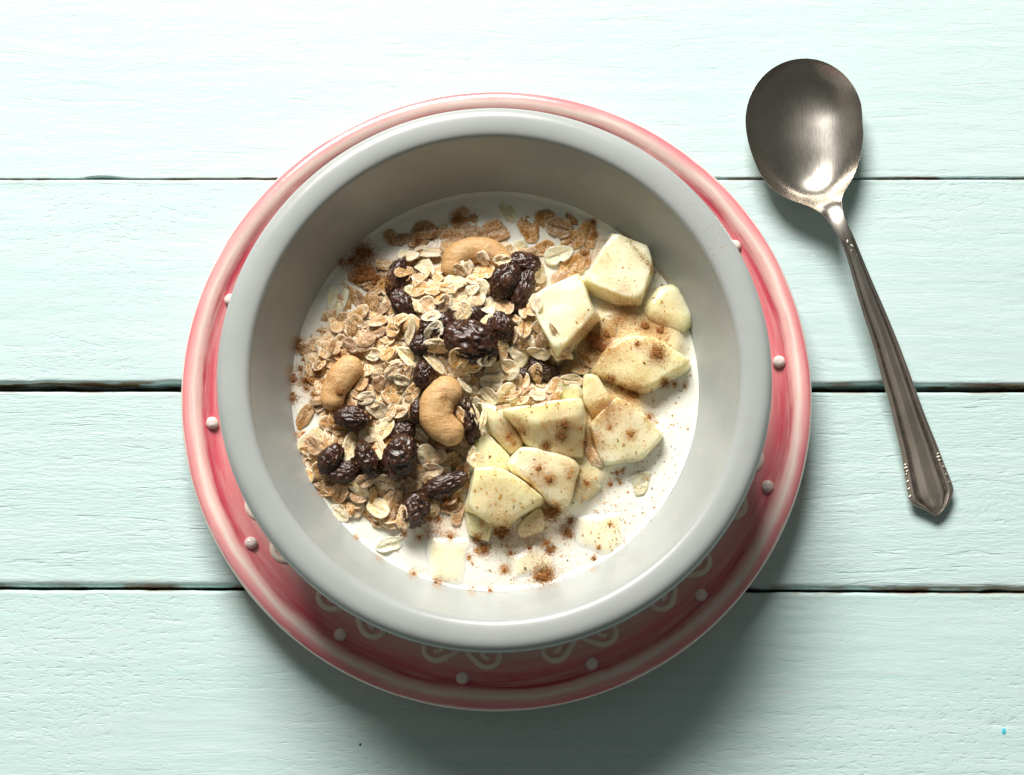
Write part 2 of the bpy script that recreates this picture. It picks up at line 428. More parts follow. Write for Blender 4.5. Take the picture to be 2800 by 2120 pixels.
plank(cst(yT+11.2), cst(yT+2.45), P2, 5, False); plank(cst(yT+20), cst(yT+11.35), P3, 6, False)
plank(cst(yB-1.35), cst(yB-9.8), P3, 7, False); plank(cst(yB-9.95), cst(yB-18.5), P1, 8, False)
link('underlay', make_mesh('underlay', [(-HX, yB-19, -1.72), (HX, yB-19, -1.72), (HX, yT+20.5, -1.72), (-HX, yT+20.5, -1.72), (-HX, yB-19, -3.2), (HX, yB-19, -3.2), (HX, yT+20.5, -3.2), (-HX, yT+20.5, -3.2)],
     [[0, 1, 2, 3], [7, 6, 5, 4], [0, 4, 5, 1], [1, 5, 6, 2], [2, 6, 7, 3], [3, 7, 4, 0]], False), M['under'], top)
# paint marks on the boards: a blue speck and dark dots, real blobs of paint and dirt
def blob_on_table(name, px, py, rx, ry, mat, label, cat):
    p = pix(px, py, 0); V = [(0, 0, .012)]; F = []; n = 18
    for j in range(2):
        for i in range(n):
            a = 2*math.pi*i/n; k = (1+.35*noise.noise(Vector((px+math.cos(a)*1.7, py+math.sin(a)*1.7, 0))))*(.6 if j == 0 else 1)
            V.append((rx*k*math.cos(a), ry*k*math.sin(a), .010 if j == 0 else -.02))
    for i in range(n):
        k = (i+1) % n; F.append([0, 1+i, 1+k]); F.append([1+i, 1+n+i, 1+n+k, 1+k])
    return tag(link(name, make_mesh(name, V, F), mat, None, (p[0], p[1], 0)), label, cat)
blue = mat_simple('blue_paint', (.10, .55, .72), .4); dk = mat_simple('dark_speck', (.06, .06, .04), .7)
blob_on_table('paint_speck', 2745, 2000, .09, .15, blue, 'small blue paint speck on the board at lower right', 'paint speck')
blob_on_table('dirt_speck', 985, 2036, .05, .07, dk, 'tiny dark speck on the board below the plate', 'speck')

# ------------------------------------------------------------------ plate
PX0, PY0 = -0.61, -0.50
plate = empty('plate', (PX0, PY0, 0))
tag(plate, 'round rose pink glazed plate with raised white beads, under the grey bowl', 'plate')
pp = smooth_profile([(0.0, .62), (5, .62), (7.6, .66), (8.7, .80), (9.6, 1.03), (10.5, 1.32), (11.15, 1.52), (11.5, 1.64), (11.7, 1.79), (11.95, 1.90), (12.2, 1.87), (12.36, 1.76), (12.40, 1.66)], 4).tolist()
pp += [(12.36, 1.56), (12.1, 1.44), (11.4, 1.22), (10, .82), (8.6, .42), (7.6, .22), (7.3, .02), (7.0, .02), (6.8, .22), (0.0, .22)]
V, F = lathe(pp, 200); link('dish', make_mesh('dish', V, F), M['plate'], plate)
prof_r = np.array([p[0] for p in pp[:49]]); prof_z = np.array([p[1] for p in pp[:49]])
def plate_z(r): return float(np.interp(r, prof_r, prof_z))
# raised beads round the rim
bmesh_b = bmesh.new(); bmesh.ops.create_icosphere(bmesh_b, subdivisions=3, radius=1.0)
for v in bmesh_b.verts:
    c = v.co; k = 1-.16*math.exp(-((c.x*.8+c.y*.6)/.10)**2)*max(0, c.z)     # the little slit across each bead
    c.x *= k; c.y *= k; c.z *= k
    c += c.normalized()*.06*noise.noise(c*1.7)
bead_me = bpy.data.meshes.new('bead'); bmesh_b.to_mesh(bead_me); bmesh_b.free()
bead_me.polygons.foreach_set('use_smooth', [True]*len(bead_me.polygons))
for i in range(14):
    a = R(-6.6+i*25.72); rr = 11.22
    x, y = rr*math.sin(a), -rr*math.cos(a)
    o = link('bead', bead_me, M['bead'], plate, (x, y, plate_z(rr)+.06), (0, 0, random.uniform(-.6, .6)+a), (.0025, .0025, .0022))
# scrolls in relief
def tube(path, rads, n=8):
    P = np.array(path); V = []; F = []
    for i in range(len(P)):
        d = P[min(i+1, len(P)-1)]-P[max(i-1, 0)]; d = d/np.linalg.norm(d)
        s = np.cross(d, [0, 0, 1.]); s /= max(1e-6, np.linalg.norm(s)); u = np.cross(s, d)
        for k in range(n):
            a = 2*math.pi*k/n; V.append(P[i]+rads[i]*(s*math.cos(a)+u*math.sin(a)*.7))
    for i in range(len(P)-1):
        for k in range(n):
            q = (k+1) % n; F.append([i*n+k, i*n+q, (i+1)*n+q, (i+1)*n+k])
    V = [tuple(v) for v in V]; F.append(list(range(n))[::-1]); F.append([(len(P)-1)*n+k for k in range(n)])
    return V, F
def scroll(theta, flip):
    pts = []; rd = []
    for i in range(40):        # curl
        u = i/39; ang = R(270+u*410); r = .12+.42*u**.85
        pts.append((r*math.cos(ang), r*math.sin(ang))); rd.append(.10+.035*u)
    x0, y0 = pts[-1]; dx, dy = pts[-1][0]-pts[-2][0], pts[-1][1]-pts[-2][1]; h = math.atan2(dy, dx)
    for i in range(12):        # tail sweeping inward to the foot
        h += R(1.0); x0 += .085*math.cos(h); y0 += .085*math.sin(h)
        pts.append((x0, y0)); rd.append(.135-.005*i)
    out = []
    for (x, y) in pts:
        if flip: x = -x
        rr = 10.22-y; a = theta+x/10.2        # local -y points out to the rim
        X, Y = rr*math.sin(a), -rr*math.cos(a)
        out.append((X, Y, plate_z(rr)+.01))
    V, F = tube(out, rd); return link('scroll', make_mesh('scroll', V, F), M['scroll'], plate)
for i in range(14):
    scroll(R(-13.2+i*25.72), False); scroll(R(-1.6+i*25.72), True)

# ------------------------------------------------------------------ bowl
BX, BY = -0.65, -0.63
inner = [(0.0, 1.25), (4.5, 1.27), (6.4, 1.6), (7.2, 2.15), (7.62, 2.75), (7.86, 3.3), (8.28, 4.2), (8.66, 5.1), (8.91, 5.70), (8.98, 5.86), (9.04, 6.00), (9.10, 6.15), (9.21, 6.27), (9.40, 6.34), (9.65, 6.37), (9.92, 6.355), (10.12, 6.28), (10.26, 6.13), (10.31, 5.95)]
bp_ = smooth_profile(inner, 5).tolist()
n_in = len(bp_)
outer = [(10.31, 5.95), (10.29, 5.82), (10.18, 5.72), (9.9, 5.66), (9.62, 5.60), (9.45, 5.45), (9.2, 4.8), (8.6, 3.4), (7.9, 2.1), (6.6, 1.1), (5.6, .86), (5.3, .66), (4.9, .66), (4.7, .86), (0.0, .88)]
bp_ += smooth_profile(outer, 3).tolist()[1:]
V, F = lathe(bp_, 240)
lip = []; wall = []
for k, (r, z) in enumerate(bp_):
    e = 0.0
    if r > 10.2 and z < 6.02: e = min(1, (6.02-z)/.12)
    w = 1.0 if (k < n_in and r < 9.0 and z > 2.6) else 0.0
    lip += [e]*240; wall += [w]*240
V = [(x*(1+.0022*noise.noise(Vector((x*.12, y*.12, 3)))), y*(1+.0022*noise.noise(Vector((x*.12, y*.12, 9)))), z+(.03*noise.noise(Vector((x*.16, y*.16, 1.7))) if z > 5 else 0)) for x, y, z in V]
bme = make_mesh('bowl', V, F); attr(bme, 'lip_edge', lip); attr(bme, 'wall', wall)
bowl = link('bowl', bme, M['bowl'], None, (BX, BY, 0))
tag(bowl, 'round pale grey ceramic bowl with a thick lip, on the pink plate', 'bowl')

# ------------------------------------------------------------------ heightmap of what fills the bowl
ZY = 3.22
G = .04; GN = 420; gx0 = BX-GN*G/2; gy0 = BY-GN*G/2
gxs = gx0+G*np.arange(GN); gys = gy0+G*np.arange(GN)
GX, GY = np.meshgrid(gxs, gys, indexing='ij')
H = np.full((GN, GN), ZY)
PXY = {}
def poly_mask(pts):
    x, y = GX, GY; m = np.zeros_like(x, bool); n = len(pts); j = n-1
    for i in range(n):
        xi, yi = pts[i]; xj, yj = pts[j]
        c = ((yi > y) != (yj > y)) & (x < (xj-xi)*(y-yi)/(yj-yi+1e-12)+xi); m ^= c; j = i
    return m
def blur(a, n):
    for _ in range(n):
        a = (a+np.roll(a, 1, 0)+np.roll(a, -1, 0)+np.roll(a, 1, 1)+np.roll(a, -1, 1))/5
    return a
S = 2800/2212.
HEAP = [(1065, 700), (1180, 665), (1330, 665), (1470, 690), (1500, 800), (1460, 870), (1540, 960), (1600, 1000), (1560, 1090), (1400, 1120), (1310, 1110), (1300, 1230), (1280, 1330), (1180, 1400), (1110, 1440), (960, 1400), (850, 1320), (820, 1220), (900, 1180), (850, 1080), (840, 960), (900, 880), (1000, 830)]
heap_xy = [tuple(pix(x, y, ZY+.3)[:2]) for x, y in HEAP]
hm = poly_mask(heap_xy).astype(float)
hs = blur(hm, 60)
core = [(1130, 760), (1330, 740), (1440, 830), (1480, 960), (1400, 1050), (1280, 1150), (1120, 1150), (1020, 1020), (1060, 880)]
cs = blur(poly_mask([tuple(pix(x, y, ZY+.5)[:2]) for x, y in core]).astype(float), 160)
mash = np.clip(hs*1.25, 0, 1)
H += .10*hs+.62*cs
stain = np.zeros_like(H)
def stamp(arr, px, py, rpx, amt):
    p = pix(px, py, ZY+.05); d2 = (GX-p[0])**2+(GY-p[1])**2; r = rpx/PXCM
    arr[:] = np.maximum(arr, amt*np.exp(-(d2/(r*r))**1.0))
def hz(x, y):
    i = int(round((x-gx0)/G)); j = int(round((y-gy0)/G))
    return float(H[min(max(i, 0), GN-1), min(max(j, 0), GN-1)])
def on_surface(px, py):
    z = ZY
    for _ in range(6):
        p = pix(px, py, z); z = .5*z+.5*hz(p[0], p[1])
    return pix(px, py, z)
FRUIT = [(1420, 900), (1480, 860), (1600, 860), (1680, 830), (1800, 800), (1870, 850), (1870, 960), (1760, 1060), (1770, 1180), (1700, 1250), (1640, 1340), (1560, 1400), (1480, 1440), (1300, 1430), (1290, 1250), (1330, 1120), (1420, 1060), (1540, 1040), (1580, 980)]
fs = blur(poly_mask([tuple(pix(x, y, ZY+.3)[:2]) for x, y in FRUIT]).astype(float), 70)
H += .50*fs
H0 = H.copy()

CL = [  (904, 1038, 14, .5, 1), (926, 1072, 18, .6, 1), (1300, 690, 12, .4, 0), (1216, 1085, 14, .35, 1),  # cinnamon heaps: px, py, radius px, weight, damp?
 (991,693,27,1.0,1),(959,712,12,.8,1),(932,714,14,.8,1),(991,739,34,.6,1),(1021,760,30,.6,1),(1048,771,20,.5,0),(937,777,11,.4,0),(1249,600,16,.9,1),(1275,590,26,.35,0),(1143,662,13,.9,1),(1185,650,16,.4,1),
 (810,931,12,.8,1),(812,948,16,.8,1),(829,984,6,.8,1),(823,1009,10,.9,1),(799,1038,14,.8,1),(834,1041,15,.9,1),(850,1042,8,.8,1),(837,1063,9,.9,1),(799,1090,13,.8,1),(858,1079,9,.9,1),(793,1009,11,.6,1),(818,1171,6,.8,0),(807,1188,8,.7,0),(870,1020,14,.6,1),
 (1622,608,9,1,1),(1627,642,10,.9,1),(1598,693,12,.7,1),(1640,655,18,.25,0),(1709,854,30,.55,0),(1630,940,34,.9,1),(1661,915,20,.8,0),(1690,880,26,.35,0),(1763,889,26,.6,0),(1807,905,24,.6,0),(1798,966,21,1.0,1),(1744,943,14,.7,0),
 (1816,1046,12,.9,1),(1845,1052,9,.9,0),(1873,1056,7,.8,0),(1671,1039,14,.8,1),(1731,1080,28,.7,0),(1700,1062,20,.7,0),(1775,1140,15,.7,0),(1649,1115,32,.40,0),(1625,1140,20,.4,0),(1421,1178,17,.7,0),(1392,1194,13,.9,0),(1405,1213,8,1,0),(1544,1163,12,.9,1),(1535,1194,14,.7,1),(1494,1220,12,.9,1),(1588,1172,9,.7,0),(1617,1200,26,.45,0),(1725,1191,15,.7,0),(1668,1169,10,.8,0),(1596,1210,10,.7,0),(1472,1283,18,.6,0),(1503,1311,16,.7,0),(1452,1327,13,.6,0),(1604,1321,16,.6,0),(1560,1290,20,.3,0),(1687,1292,8,.9,0),(1703,1286,7,.9,0),(1668,1324,9,.9,0),(1696,1321,7,.8,0),(1522,1394,14,1,1),(1503,1406,18,.9,1),
 (1222,1373,12,1,1),(1254,1367,10,.9,1),(1377,1452,24,.6,1),(1355,1452,10,.7,1),(1304,1471,11,1,1),(1323,1500,15,1.2,1),(1304,1506,8,.9,0),(1282,1525,8,.9,0),(1292,1541,5,.8,0),(1396,1513,12,.8,0),(1447,1500,12,.7,0),(1494,1484,13,.9,0),(1504,1503,13,.9,1),(1380,1557,14,1,0),(1488,1576,24,1.2,1),(1561,1424,11,.9,1),(1551,1459,13,1,1),(1540,1440,26,.3,0),(1450,1470,36,.25,0),(1232,1468,16,.8,0),(1668,1434,8,.8,0),(1637,1497,6,1,0),(1624,1528,7,1,1),(1624,1557,9,.9,0),(1339,1614,9,.9,0),(1289,1619,13,.6,0),
 (1176,1418,10,.8,1),(1198,1420,11,.8,1),(1170,1456,22,.35,0),(1146,1470,10,.8,0),(1200,1450,26,.3,0),(962,1402,8,.9,0),(972,1472,9,.9,0),(1035,1529,10,.7,0),(1127,1573,13,1,0),(1195,1600,15,1,0),(1105,1459,10,.8,1),(1320,1430,14,.4,0),(870,1350,14,.6,0),(905,1352,14,.5,0)]

def h0s(x, y):
    fi = (x-gx0)/G; fj = (y-gy0)/G; i = min(max(int(fi), 0), GN-2); j = min(max(int(fj), 0), GN-2); a = fi-i; b = fj-j
    return float((H0[i, j]*(1-a)+H0[i+1, j]*a)*(1-b)+(H0[i, j+1]*(1-a)+H0[i+1, j+1]*a)*b)
def topx(p):
    d = np.asarray(p)-cam_pos; f = DIST*PXCM; w = d@fwd
    return 1400+f*d[0]/w, 1060-f*(d@upv)/w
CLA = np.array([c[:4] for c in CL])
SOFT = np.array([(1640, 935, 75, 0.95), (1735, 1075, 55, 0.78), (1660, 1120, 60, 0.72), (1400, 1190, 50, 0.65), (1540, 1180, 60, 0.45), (1620, 1210, 40, 0.78), (1700, 870, 60, 0.72), (1790, 900, 55, 0.78), (1480, 1300, 55, 0.45), (1560, 1250, 45, 0.45), (1590, 1330, 50, 0.52), (1500, 1400, 45, 0.65), (1380, 1455, 60, 0.52), (1470, 1450, 80, 0.45), (1230, 1420, 60, 0.39), (1640, 1010, 35, 0.52), (1700, 800, 60, 0.26), (1360, 1380, 60, 0.26), (1640, 700, 40, 0.45)])
def stain_at(x, y):
    d2 = (CLA[:, 0]-x)**2+(CLA[:, 1]-y)**2
    a = float(np.max(.9*CLA[:, 3]*np.exp(-d2/(CLA[:, 2]*1.25)**2)))
    d2 = (SOFT[:, 0]-x)**2+(SOFT[:, 1]-y)**2
    return min(1, max(a, float(np.max(SOFT[:, 3]*np.exp(-d2/SOFT[:, 2]**2)))))
# ------------------------------------------------------------------ melon cubes
def melon(pts, base, label, mat='melon', bev=.19, name='melon_cube'):
    if mat != 'melon_film': pts = [(a, b, h*1.15) for a, b, h in pts]
    """pts: (px, py, height above the yoghurt) of the upper corners; the piece goes down to 'base' above the yoghurt"""
    topw = [pix(a, b, ZY+h) for a, b, h in pts]
    c_ = np.mean(topw, axis=0); topw = [c_+(p-c_)*(np.array([1.25, 1.25, 1.0]) if mat == 'melon_film' else np.array([1.07, 1.07, 1.0])) for p in topw]
    c = np.mean(topw, axis=0)
    low = [np.array([c[0]+(p[0]-c[0])*1.14, c[1]+(p[1]-c[1])*1.14, ZY+base]) for p in topw]
    o0 = np.array([c[0], c[1], ZY+base])
    bm = bmesh.new()
    for p in topw+low: bm.verts.new(p-o0)
    bmesh.ops.convex_hull(bm, input=bm.verts)
    bmesh.ops.delete(bm, geom=[v for v in bm.verts if not v.link_faces], context='VERTS')
    bmesh.ops.dissolve_limit(bm, angle_limit=R(9), verts=bm.verts, edges=bm.edges)
    bmesh.ops.bevel(bm, geom=list(bm.edges), offset=bev, segments=4, profile=.5, affect='EDGES', clamp_overlap=True)
    bmesh.ops.triangulate(bm, faces=bm.faces)
    for _ in range(3):
        es = [e for e in bm.edges if e.calc_length() > .16]
        if not es: break
        bmesh.ops.subdivide_edges(bm, edges=es, cuts=1); bmesh.ops.triangulate(bm, faces=bm.faces)
    for _ in range(8): bmesh.ops.smooth_vert(bm, verts=bm.verts, factor=.5, use_axis_x=True, use_axis_y=True, use_axis_z=True)
    bm.normal_update()
    sd = random.random()*90
    for v in bm.verts:
        q = v.co*1.3+Vector((sd, 0, 0)); v.co += v.normal*(.07*noise.noise(q)+.018*noise.noise(q*4))
    film = []
    if mat == 'melon_film':
        pl2 = [np.array(p[:2]) for p in topw[:5 if len(topw) < 8 else 6]]
        hullp = [np.array(p[:2]) for p in topw]; cc = np.mean(hullp, axis=0); hullp = sorted(hullp, key=lambda p: math.atan2(p[1]-cc[1], p[0]-cc[0]))
        hullp = [p for p in hullp if np.linalg.norm(p-cc) > .35]
        for v in bm.verts:
            p = np.array([v.co.x+o0[0], v.co.y+o0[1]]); dm = 9; n_ = len(hullp)
            for i_ in range(n_):
                a_, b_ = hullp[i_], hullp[(i_+1) % n_]; e_ = b_-a_; w_ = p-a_
                dm = min(dm, (e_[0]*w_[1]-e_[1]*w_[0])/np.linalg.norm(e_))
            t_ = min(1, max(0, (dm-.02)/.55)); t_ = t_*t_*(3-2*t_)
            if v.co.z > -base*.6: v.co.z = h0s(p[0], p[1])-ZY-base-.035+.14*t_+.012*noise.noise(Vector((p[0]*2, p[1]*2, 1)))
            film.append(t_)
    else: film = [1.0]*len(bm.verts)
    st = [stain_at(*topx(np.array(v.co)+o0)) for v in bm.verts]
    for v in bm.verts: v.co *= U
    me = bpy.data.meshes.new(name); bm.to_mesh(me); bm.free(); attr(me, 'stain', st); attr(me, 'film', film)
    me.polygons.foreach_set('use_smooth', [True]*len(me.polygons))
    o = link(name, me, M[mat], None, o0)
    tag(o, label, 'melon cube', 'melon cubes in the bowl')
    # heights for what lies on it
    A = np.array([[p[0], p[1], 1] for p in topw]); zc = np.array([p[2] for p in topw])
    co, *_ = np.linalg.lstsq(A, zc, rcond=None)
    m = poly_mask([(p[0], p[1]) for p in topw]); pl = GX*co[0]+GY*co[1]+co[2]
    H[m] = np.maximum(H[m], pl[m])
    mm = blur(m.astype(float), 10); H0[:] = np.maximum(H0, ZY+.10*mm*(mm < .75)) if False else H0
    return o
melon([(1677, 642, .85), (1764, 677, .85), (1780, 728, .95), (1750, 815, 1.05), (1690, 800, 1.1), (1600, 763, 1.0), (1740, 832, .5), (1692, 830, .5), (1608, 785, .4)], -.6, 'large cream melon cube at the upper right beside the bowl wall', 'melon_pale')
melon([(1578, 753, 1.5), (1620, 858, 1.65), (1524, 957, 1.75), (1471, 868, 1.6), (1466, 806, 1.5), (1634, 868, 1.0), (1535, 972, .9)], -.1, 'smooth white topped melon cube standing highest beside the raisins', 'melon_pale', .05)
melon([(1800, 790, .5), (1842, 779, .55), (1882, 835, .6), (1893, 877, .55), (1860, 910, .35), (1829, 908, .35), (1755, 852, .6)], -.7, 'rounded yellow melon piece touching the bowl wall at right', bev=.16)
melon([(1716, 917, .8), (1790, 925, .8), (1878, 985, .75), (1868, 1010, .55), (1750, 1066, .75), (1627, 1014, .85), (1655, 963, .8), (1748, 1078, .4)], -.7, 'broad flat melon cube with a dark cinnamon heap on top', 'melon')
melon([(1690, 1088, .85), (1730, 1110, .8), (1806, 1184, .6), (1798, 1200, .5), (1756, 1244, .55), (1660, 1262, .7), (1640, 1240, .75), (1622, 1160, .9)], -.5, 'pinkish cream melon cube with cinnamon flecks, right of the pale wet flake', 'melon_pale', .1)
melon([(1598, 1022, .9), (1634, 1027, .95), (1678, 1102, .95), (1676, 1128, .75), (1630, 1147, .65), (1592, 1092, .8)], -.5, 'cinnamon dusted melon wedge between two larger cubes at centre right')
melon([(1527, 1042, .95), (1594, 1056, .95), (1594, 1106, .75), (1524, 1098, .75)], -.5, 'small deep yellow melon corner below the pale flake')
melon([(1383, 1121, 1.5), (1480, 1103, 1.65), (1585, 1089, 1.65), (1593, 1134, 1.6), (1470, 1160, 1.55), (1432, 1195, 1.1), (1586, 1242, .75), (1486, 1252, .75), (1445, 1216, .8)], -.3, 'large greenish melon cube with white top edge in the bowl centre', bev=.08)
melon([(1315, 1096, 1.0), (1384, 1121, 1.2), (1432, 1222, .9), (1394, 1242, .8), (1332, 1170, .95)], -.5, 'leaning yellow melon slab right of the curled cashew')
melon([(1332, 1182, .75), (1291, 1216, .8), (1289, 1284, .7), (1392, 1290, .8), (1390, 1245, .8)], -.5, 'yellow melon cube below the leaning slab, next to the raisins', bev=.10)
melon([(1433, 1224, 1.2), (1400, 1250, 1.2), (1392, 1272, 1.15), (1448, 1312, 1.3), (1524, 1387, .85), (1550, 1376, .8), (1577, 1273, 1.1), (1556, 1250, 1.15)], -.3, 'wedge shaped melon piece pointing down in the middle of the fruit', 'melon_pale')
melon([(1304, 1282, 1.25), (1365, 1282, 1.35), (1425, 1312, 1.4), (1476, 1356, 1.25), (1470, 1372, 1.1), (1378, 1427, .95), (1336, 1416, .95), (1284, 1383, 1.05), (1297, 1313, 1.25)], -.2, 'rounded pale yellow melon cube at the lower left of the fruit', bev=.14)
melon([(1272, 1400, .45), (1345, 1430, .5), (1335, 1478, .28), (1283, 1460, .28)], -.8, 'melon piece half sunk below the rounded cube', bev=.1)
melon([(1577, 1312, .5), (1640, 1306, .5), (1648, 1336, .3), (1612, 1368, .25), (1562, 1374, .3)], -.7, 'low melon piece right of the pointed wedge, sinking in yoghurt', bev=.14)
melon([(1471, 1381, .7), (1492, 1408, .7), (1487, 1445, .45), (1428, 1470, .4), (1413, 1440, .6)], -.7, 'small pinkish cream melon chunk below the rounded cube', 'melon_pale')
melon([(1572, 1412, .10), (1640, 1400, .14), (1704, 1392, .10), (1704, 1484, .08), (1668, 1522, .05), (1582, 1490, .08), (1640, 1450, .2)], -1.0, 'yoghurt coated melon cube at the lower right of the bowl', 'melon_film', .18)
melon([(1160, 1467, .10), (1286, 1476, .10), (1268, 1602, .05), (1175, 1590, .05), (1225, 1530, .16)], -1.0, 'yoghurt coated melon cube at the bottom left of the yoghurt', 'melon_film', .18)
melon([(1387, 1520, .12), (1463, 1486, .2), (1516, 1519, .16), (1520, 1566, .10), (1408, 1586, .05)], -1.0, 'melon cube under yoghurt with a big cinnamon lump beside it', 'melon_film', .18)
melon([(1600, 850, .5), (1700, 872, .45), (1690, 945, .4), (1596, 955, .4)], -.6, 'low melon piece dusted with cinnamon, beside the white topped cube')
melon([(1440, 868, 1.0), (1480, 876, 1.0), (1524, 962, .75), (1455, 975, .65), (1406, 922, .8)], -.4, 'green tinged melon piece under the white topped cube', bev=.07)

# ------------------------------------------------------------------ deposit helpers
def footprint(x, y, L, W, a):
    dx = GX-x; dy = GY-y; c, s = math.cos(a), math.sin(a)
    u = (dx*c+dy*s)/(L/2); v = (-dx*s+dy*c)/(W/2)
    return u, v, (u*u+v*v) < 1

# flake meshes: oval, crumpled, cracked at the edge, creased along the middle
def flake_mesh(seed):
    rs = random.Random(seed); nr, ns = 6, 26
    notches = [(rs.uniform(0, 6.28), rs.uniform(.12, .30), rs.uniform(.10, .22)) for _ in range(rs.randint(1, 3))]
    curl = rs.uniform(-.16, .26); bend = rs.uniform(-.12, .12); twist = rs.uniform(-.25, .25); cre = rs.choice([0, 0, 0, .03, .07]); pw = rs.uniform(1.8, 2.6)
    cut = rs.uniform(.45, 1.4); cuta = rs.uniform(0, 6.28); taper = rs.uniform(-.25, .25)
    top = []; bot = []; rim = []; crs = []
    def pt(r, a):
        c, s = math.cos(a), math.sin(a)
        k = (abs(c)**pw+abs(s)**pw)**(-1/pw)
        k *= 1+.07*noise.noise(Vector((c*1.4+seed*3.1, s*1.4, 0)))+.045*noise.noise(Vector((c*6+seed, s*6, 2.)))
        for na, nd, nw in notches:
            d = abs((a-na+math.pi) % (2*math.pi)-math.pi)
            if d < nw: k *= 1-nd*(1-d/nw)*r*r
        x, y = .5*r*k*c, .5*r*k*s; y *= 1+taper*2*x
        d = x*math.cos(cuta)+y*math.sin(cuta); lim = .5*cut*(1+.12*noise.noise(Vector((x*9, y*9, seed*1.7))))
        if d > lim: x -= (d-lim)*math.cos(cuta); y -= (d-lim)*math.sin(cuta)
        return x, y
    def zz(x, y, r):
        z = curl*(2*y)**2*.5+bend*(2*x)**2*.6+twist*x*y*1.6
        z += .075*noise.noise(Vector((x*3.4+seed*7, y*3.4, 1)))+.035*noise.noise(Vector((x*9+seed*7, y*9, 3)))
        z -= cre*math.exp(-(y+.03*math.sin(x*6+seed))**2/.0028)*max(0, 1-(2*x)**2)
        return z
    V = []; F = []
    V.append((0, 0, zz(0, 0, 0)+.03)); rim.append(0); crs.append(cre > .01)
    for i in range(1, nr+1):
        r = (i/nr)**.8
        for j in range(ns):
            x, y = pt(r, 2*math.pi*j/ns); th = .035*(1-.55*r**3)
            V.append((x, y, zz(x, y, r)+th)); rim.append(max(0, (r-.72)/.28)**1.2)
            crs.append((cre > .01)*math.exp(-(y+.03*math.sin(x*6+seed))**2/.0018)*max(0, 1-(2*x)**2))
    nt = len(V)
    for j in range(ns): F.append([0, 1+j, 1+(j+1) % ns])
    for i in range(nr-1):
        for j in range(ns):
            k = (j+1) % ns; a = 1+i*ns; b = 1+(i+1)*ns
            F.append([a+j, b+j, b+k, a+k])
    # underside
    last = 1+(nr-1)*ns
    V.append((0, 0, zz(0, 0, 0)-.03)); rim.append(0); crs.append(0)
    for r in (.55, 1.0):
        for j in range(ns):
            x, y = pt(r*.985, 2*math.pi*j/ns); V.append((x, y, zz(x, y, r)-.018)); rim.append(r); crs.append(0)
    c0 = nt
    for j in range(ns): F.append([c0, c0+1+(j+1) % ns, c0+1+j])
    for j in range(ns):
        k = (j+1) % ns; a = c0+1; b = c0+1+ns
        F.append([a+j, a+k, b+k, b+j]); F.append([last+j, b+j, b+k, last+k])
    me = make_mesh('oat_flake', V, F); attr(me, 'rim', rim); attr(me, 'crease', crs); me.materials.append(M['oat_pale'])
    return me
FM = [flake_mesh(100+i) for i in range(24)]

GL = 'loose oat flakes in the heap'
def flake(px, py, L, W, ang, mat, label=None, group=None, tilt=.0, sink=None, parent=None, maxtilt=38, name='oat_flake', xy=None, wetz=None):
    L /= PXCM; W /= PXCM; a = R(ang)
    p = on_surface(px, py) if xy is None else np.array([xy[0], xy[1], hz(*xy)])
    x, y = p[0], p[1]
    u, v, m = footprint(x, y, L, W, a)
    if m.sum() < 4: return None
    if wetz is not None:
        nrm = Vector((random.uniform(-.06, .06), random.uniform(-.06, .06), 1)).normalized(); z = ZY+wetz+(hz(x, y)-ZY)*.5
    else:
        hh = H[m]; A = np.stack([GX[m]-x, GY[m]-y, np.ones(m.sum())], 1)
        co, *_ = np.linalg.lstsq(A, hh, rcond=None)
        g = np.array([co[0]+random.gauss(0, tilt), co[1]+random.gauss(0, tilt)])
        gn = np.linalg.norm(g); mx = math.tan(R(maxtilt))
        if gn > mx: g *= mx/gn
        res = hh-(A[:, 0]*g[0]+A[:, 1]*g[1]); z = float(np.percentile(res, 72))+.02
        nrm = Vector((-g[0], -g[1], 1)).normalized()
    q = Vector((0, 0, 1)).rotation_difference(nrm)
    flip = math.pi if random.random() < .5 else 0
    rot = (q @ Euler((0, 0, a+flip)).to_quaternion()).to_euler()
    me = random.choice(FM)
    o = link(name, me, M[mat], None, (x, y, z), rot, (L*(1.04 if wetz is None else 1.22), W*(1.04 if wetz is None else 1.22), .85 if wetz is None else .7))
    tag(o, label, 'oat flake', group)
    if wetz is None: zt = z-(nrm[0]*(GX-x)+nrm[1]*(GY-y))/nrm[2]+.045
    else: zt = np.full_like(GX, z+.02)
    H[m] = np.maximum(H[m], zt[m])
    return o

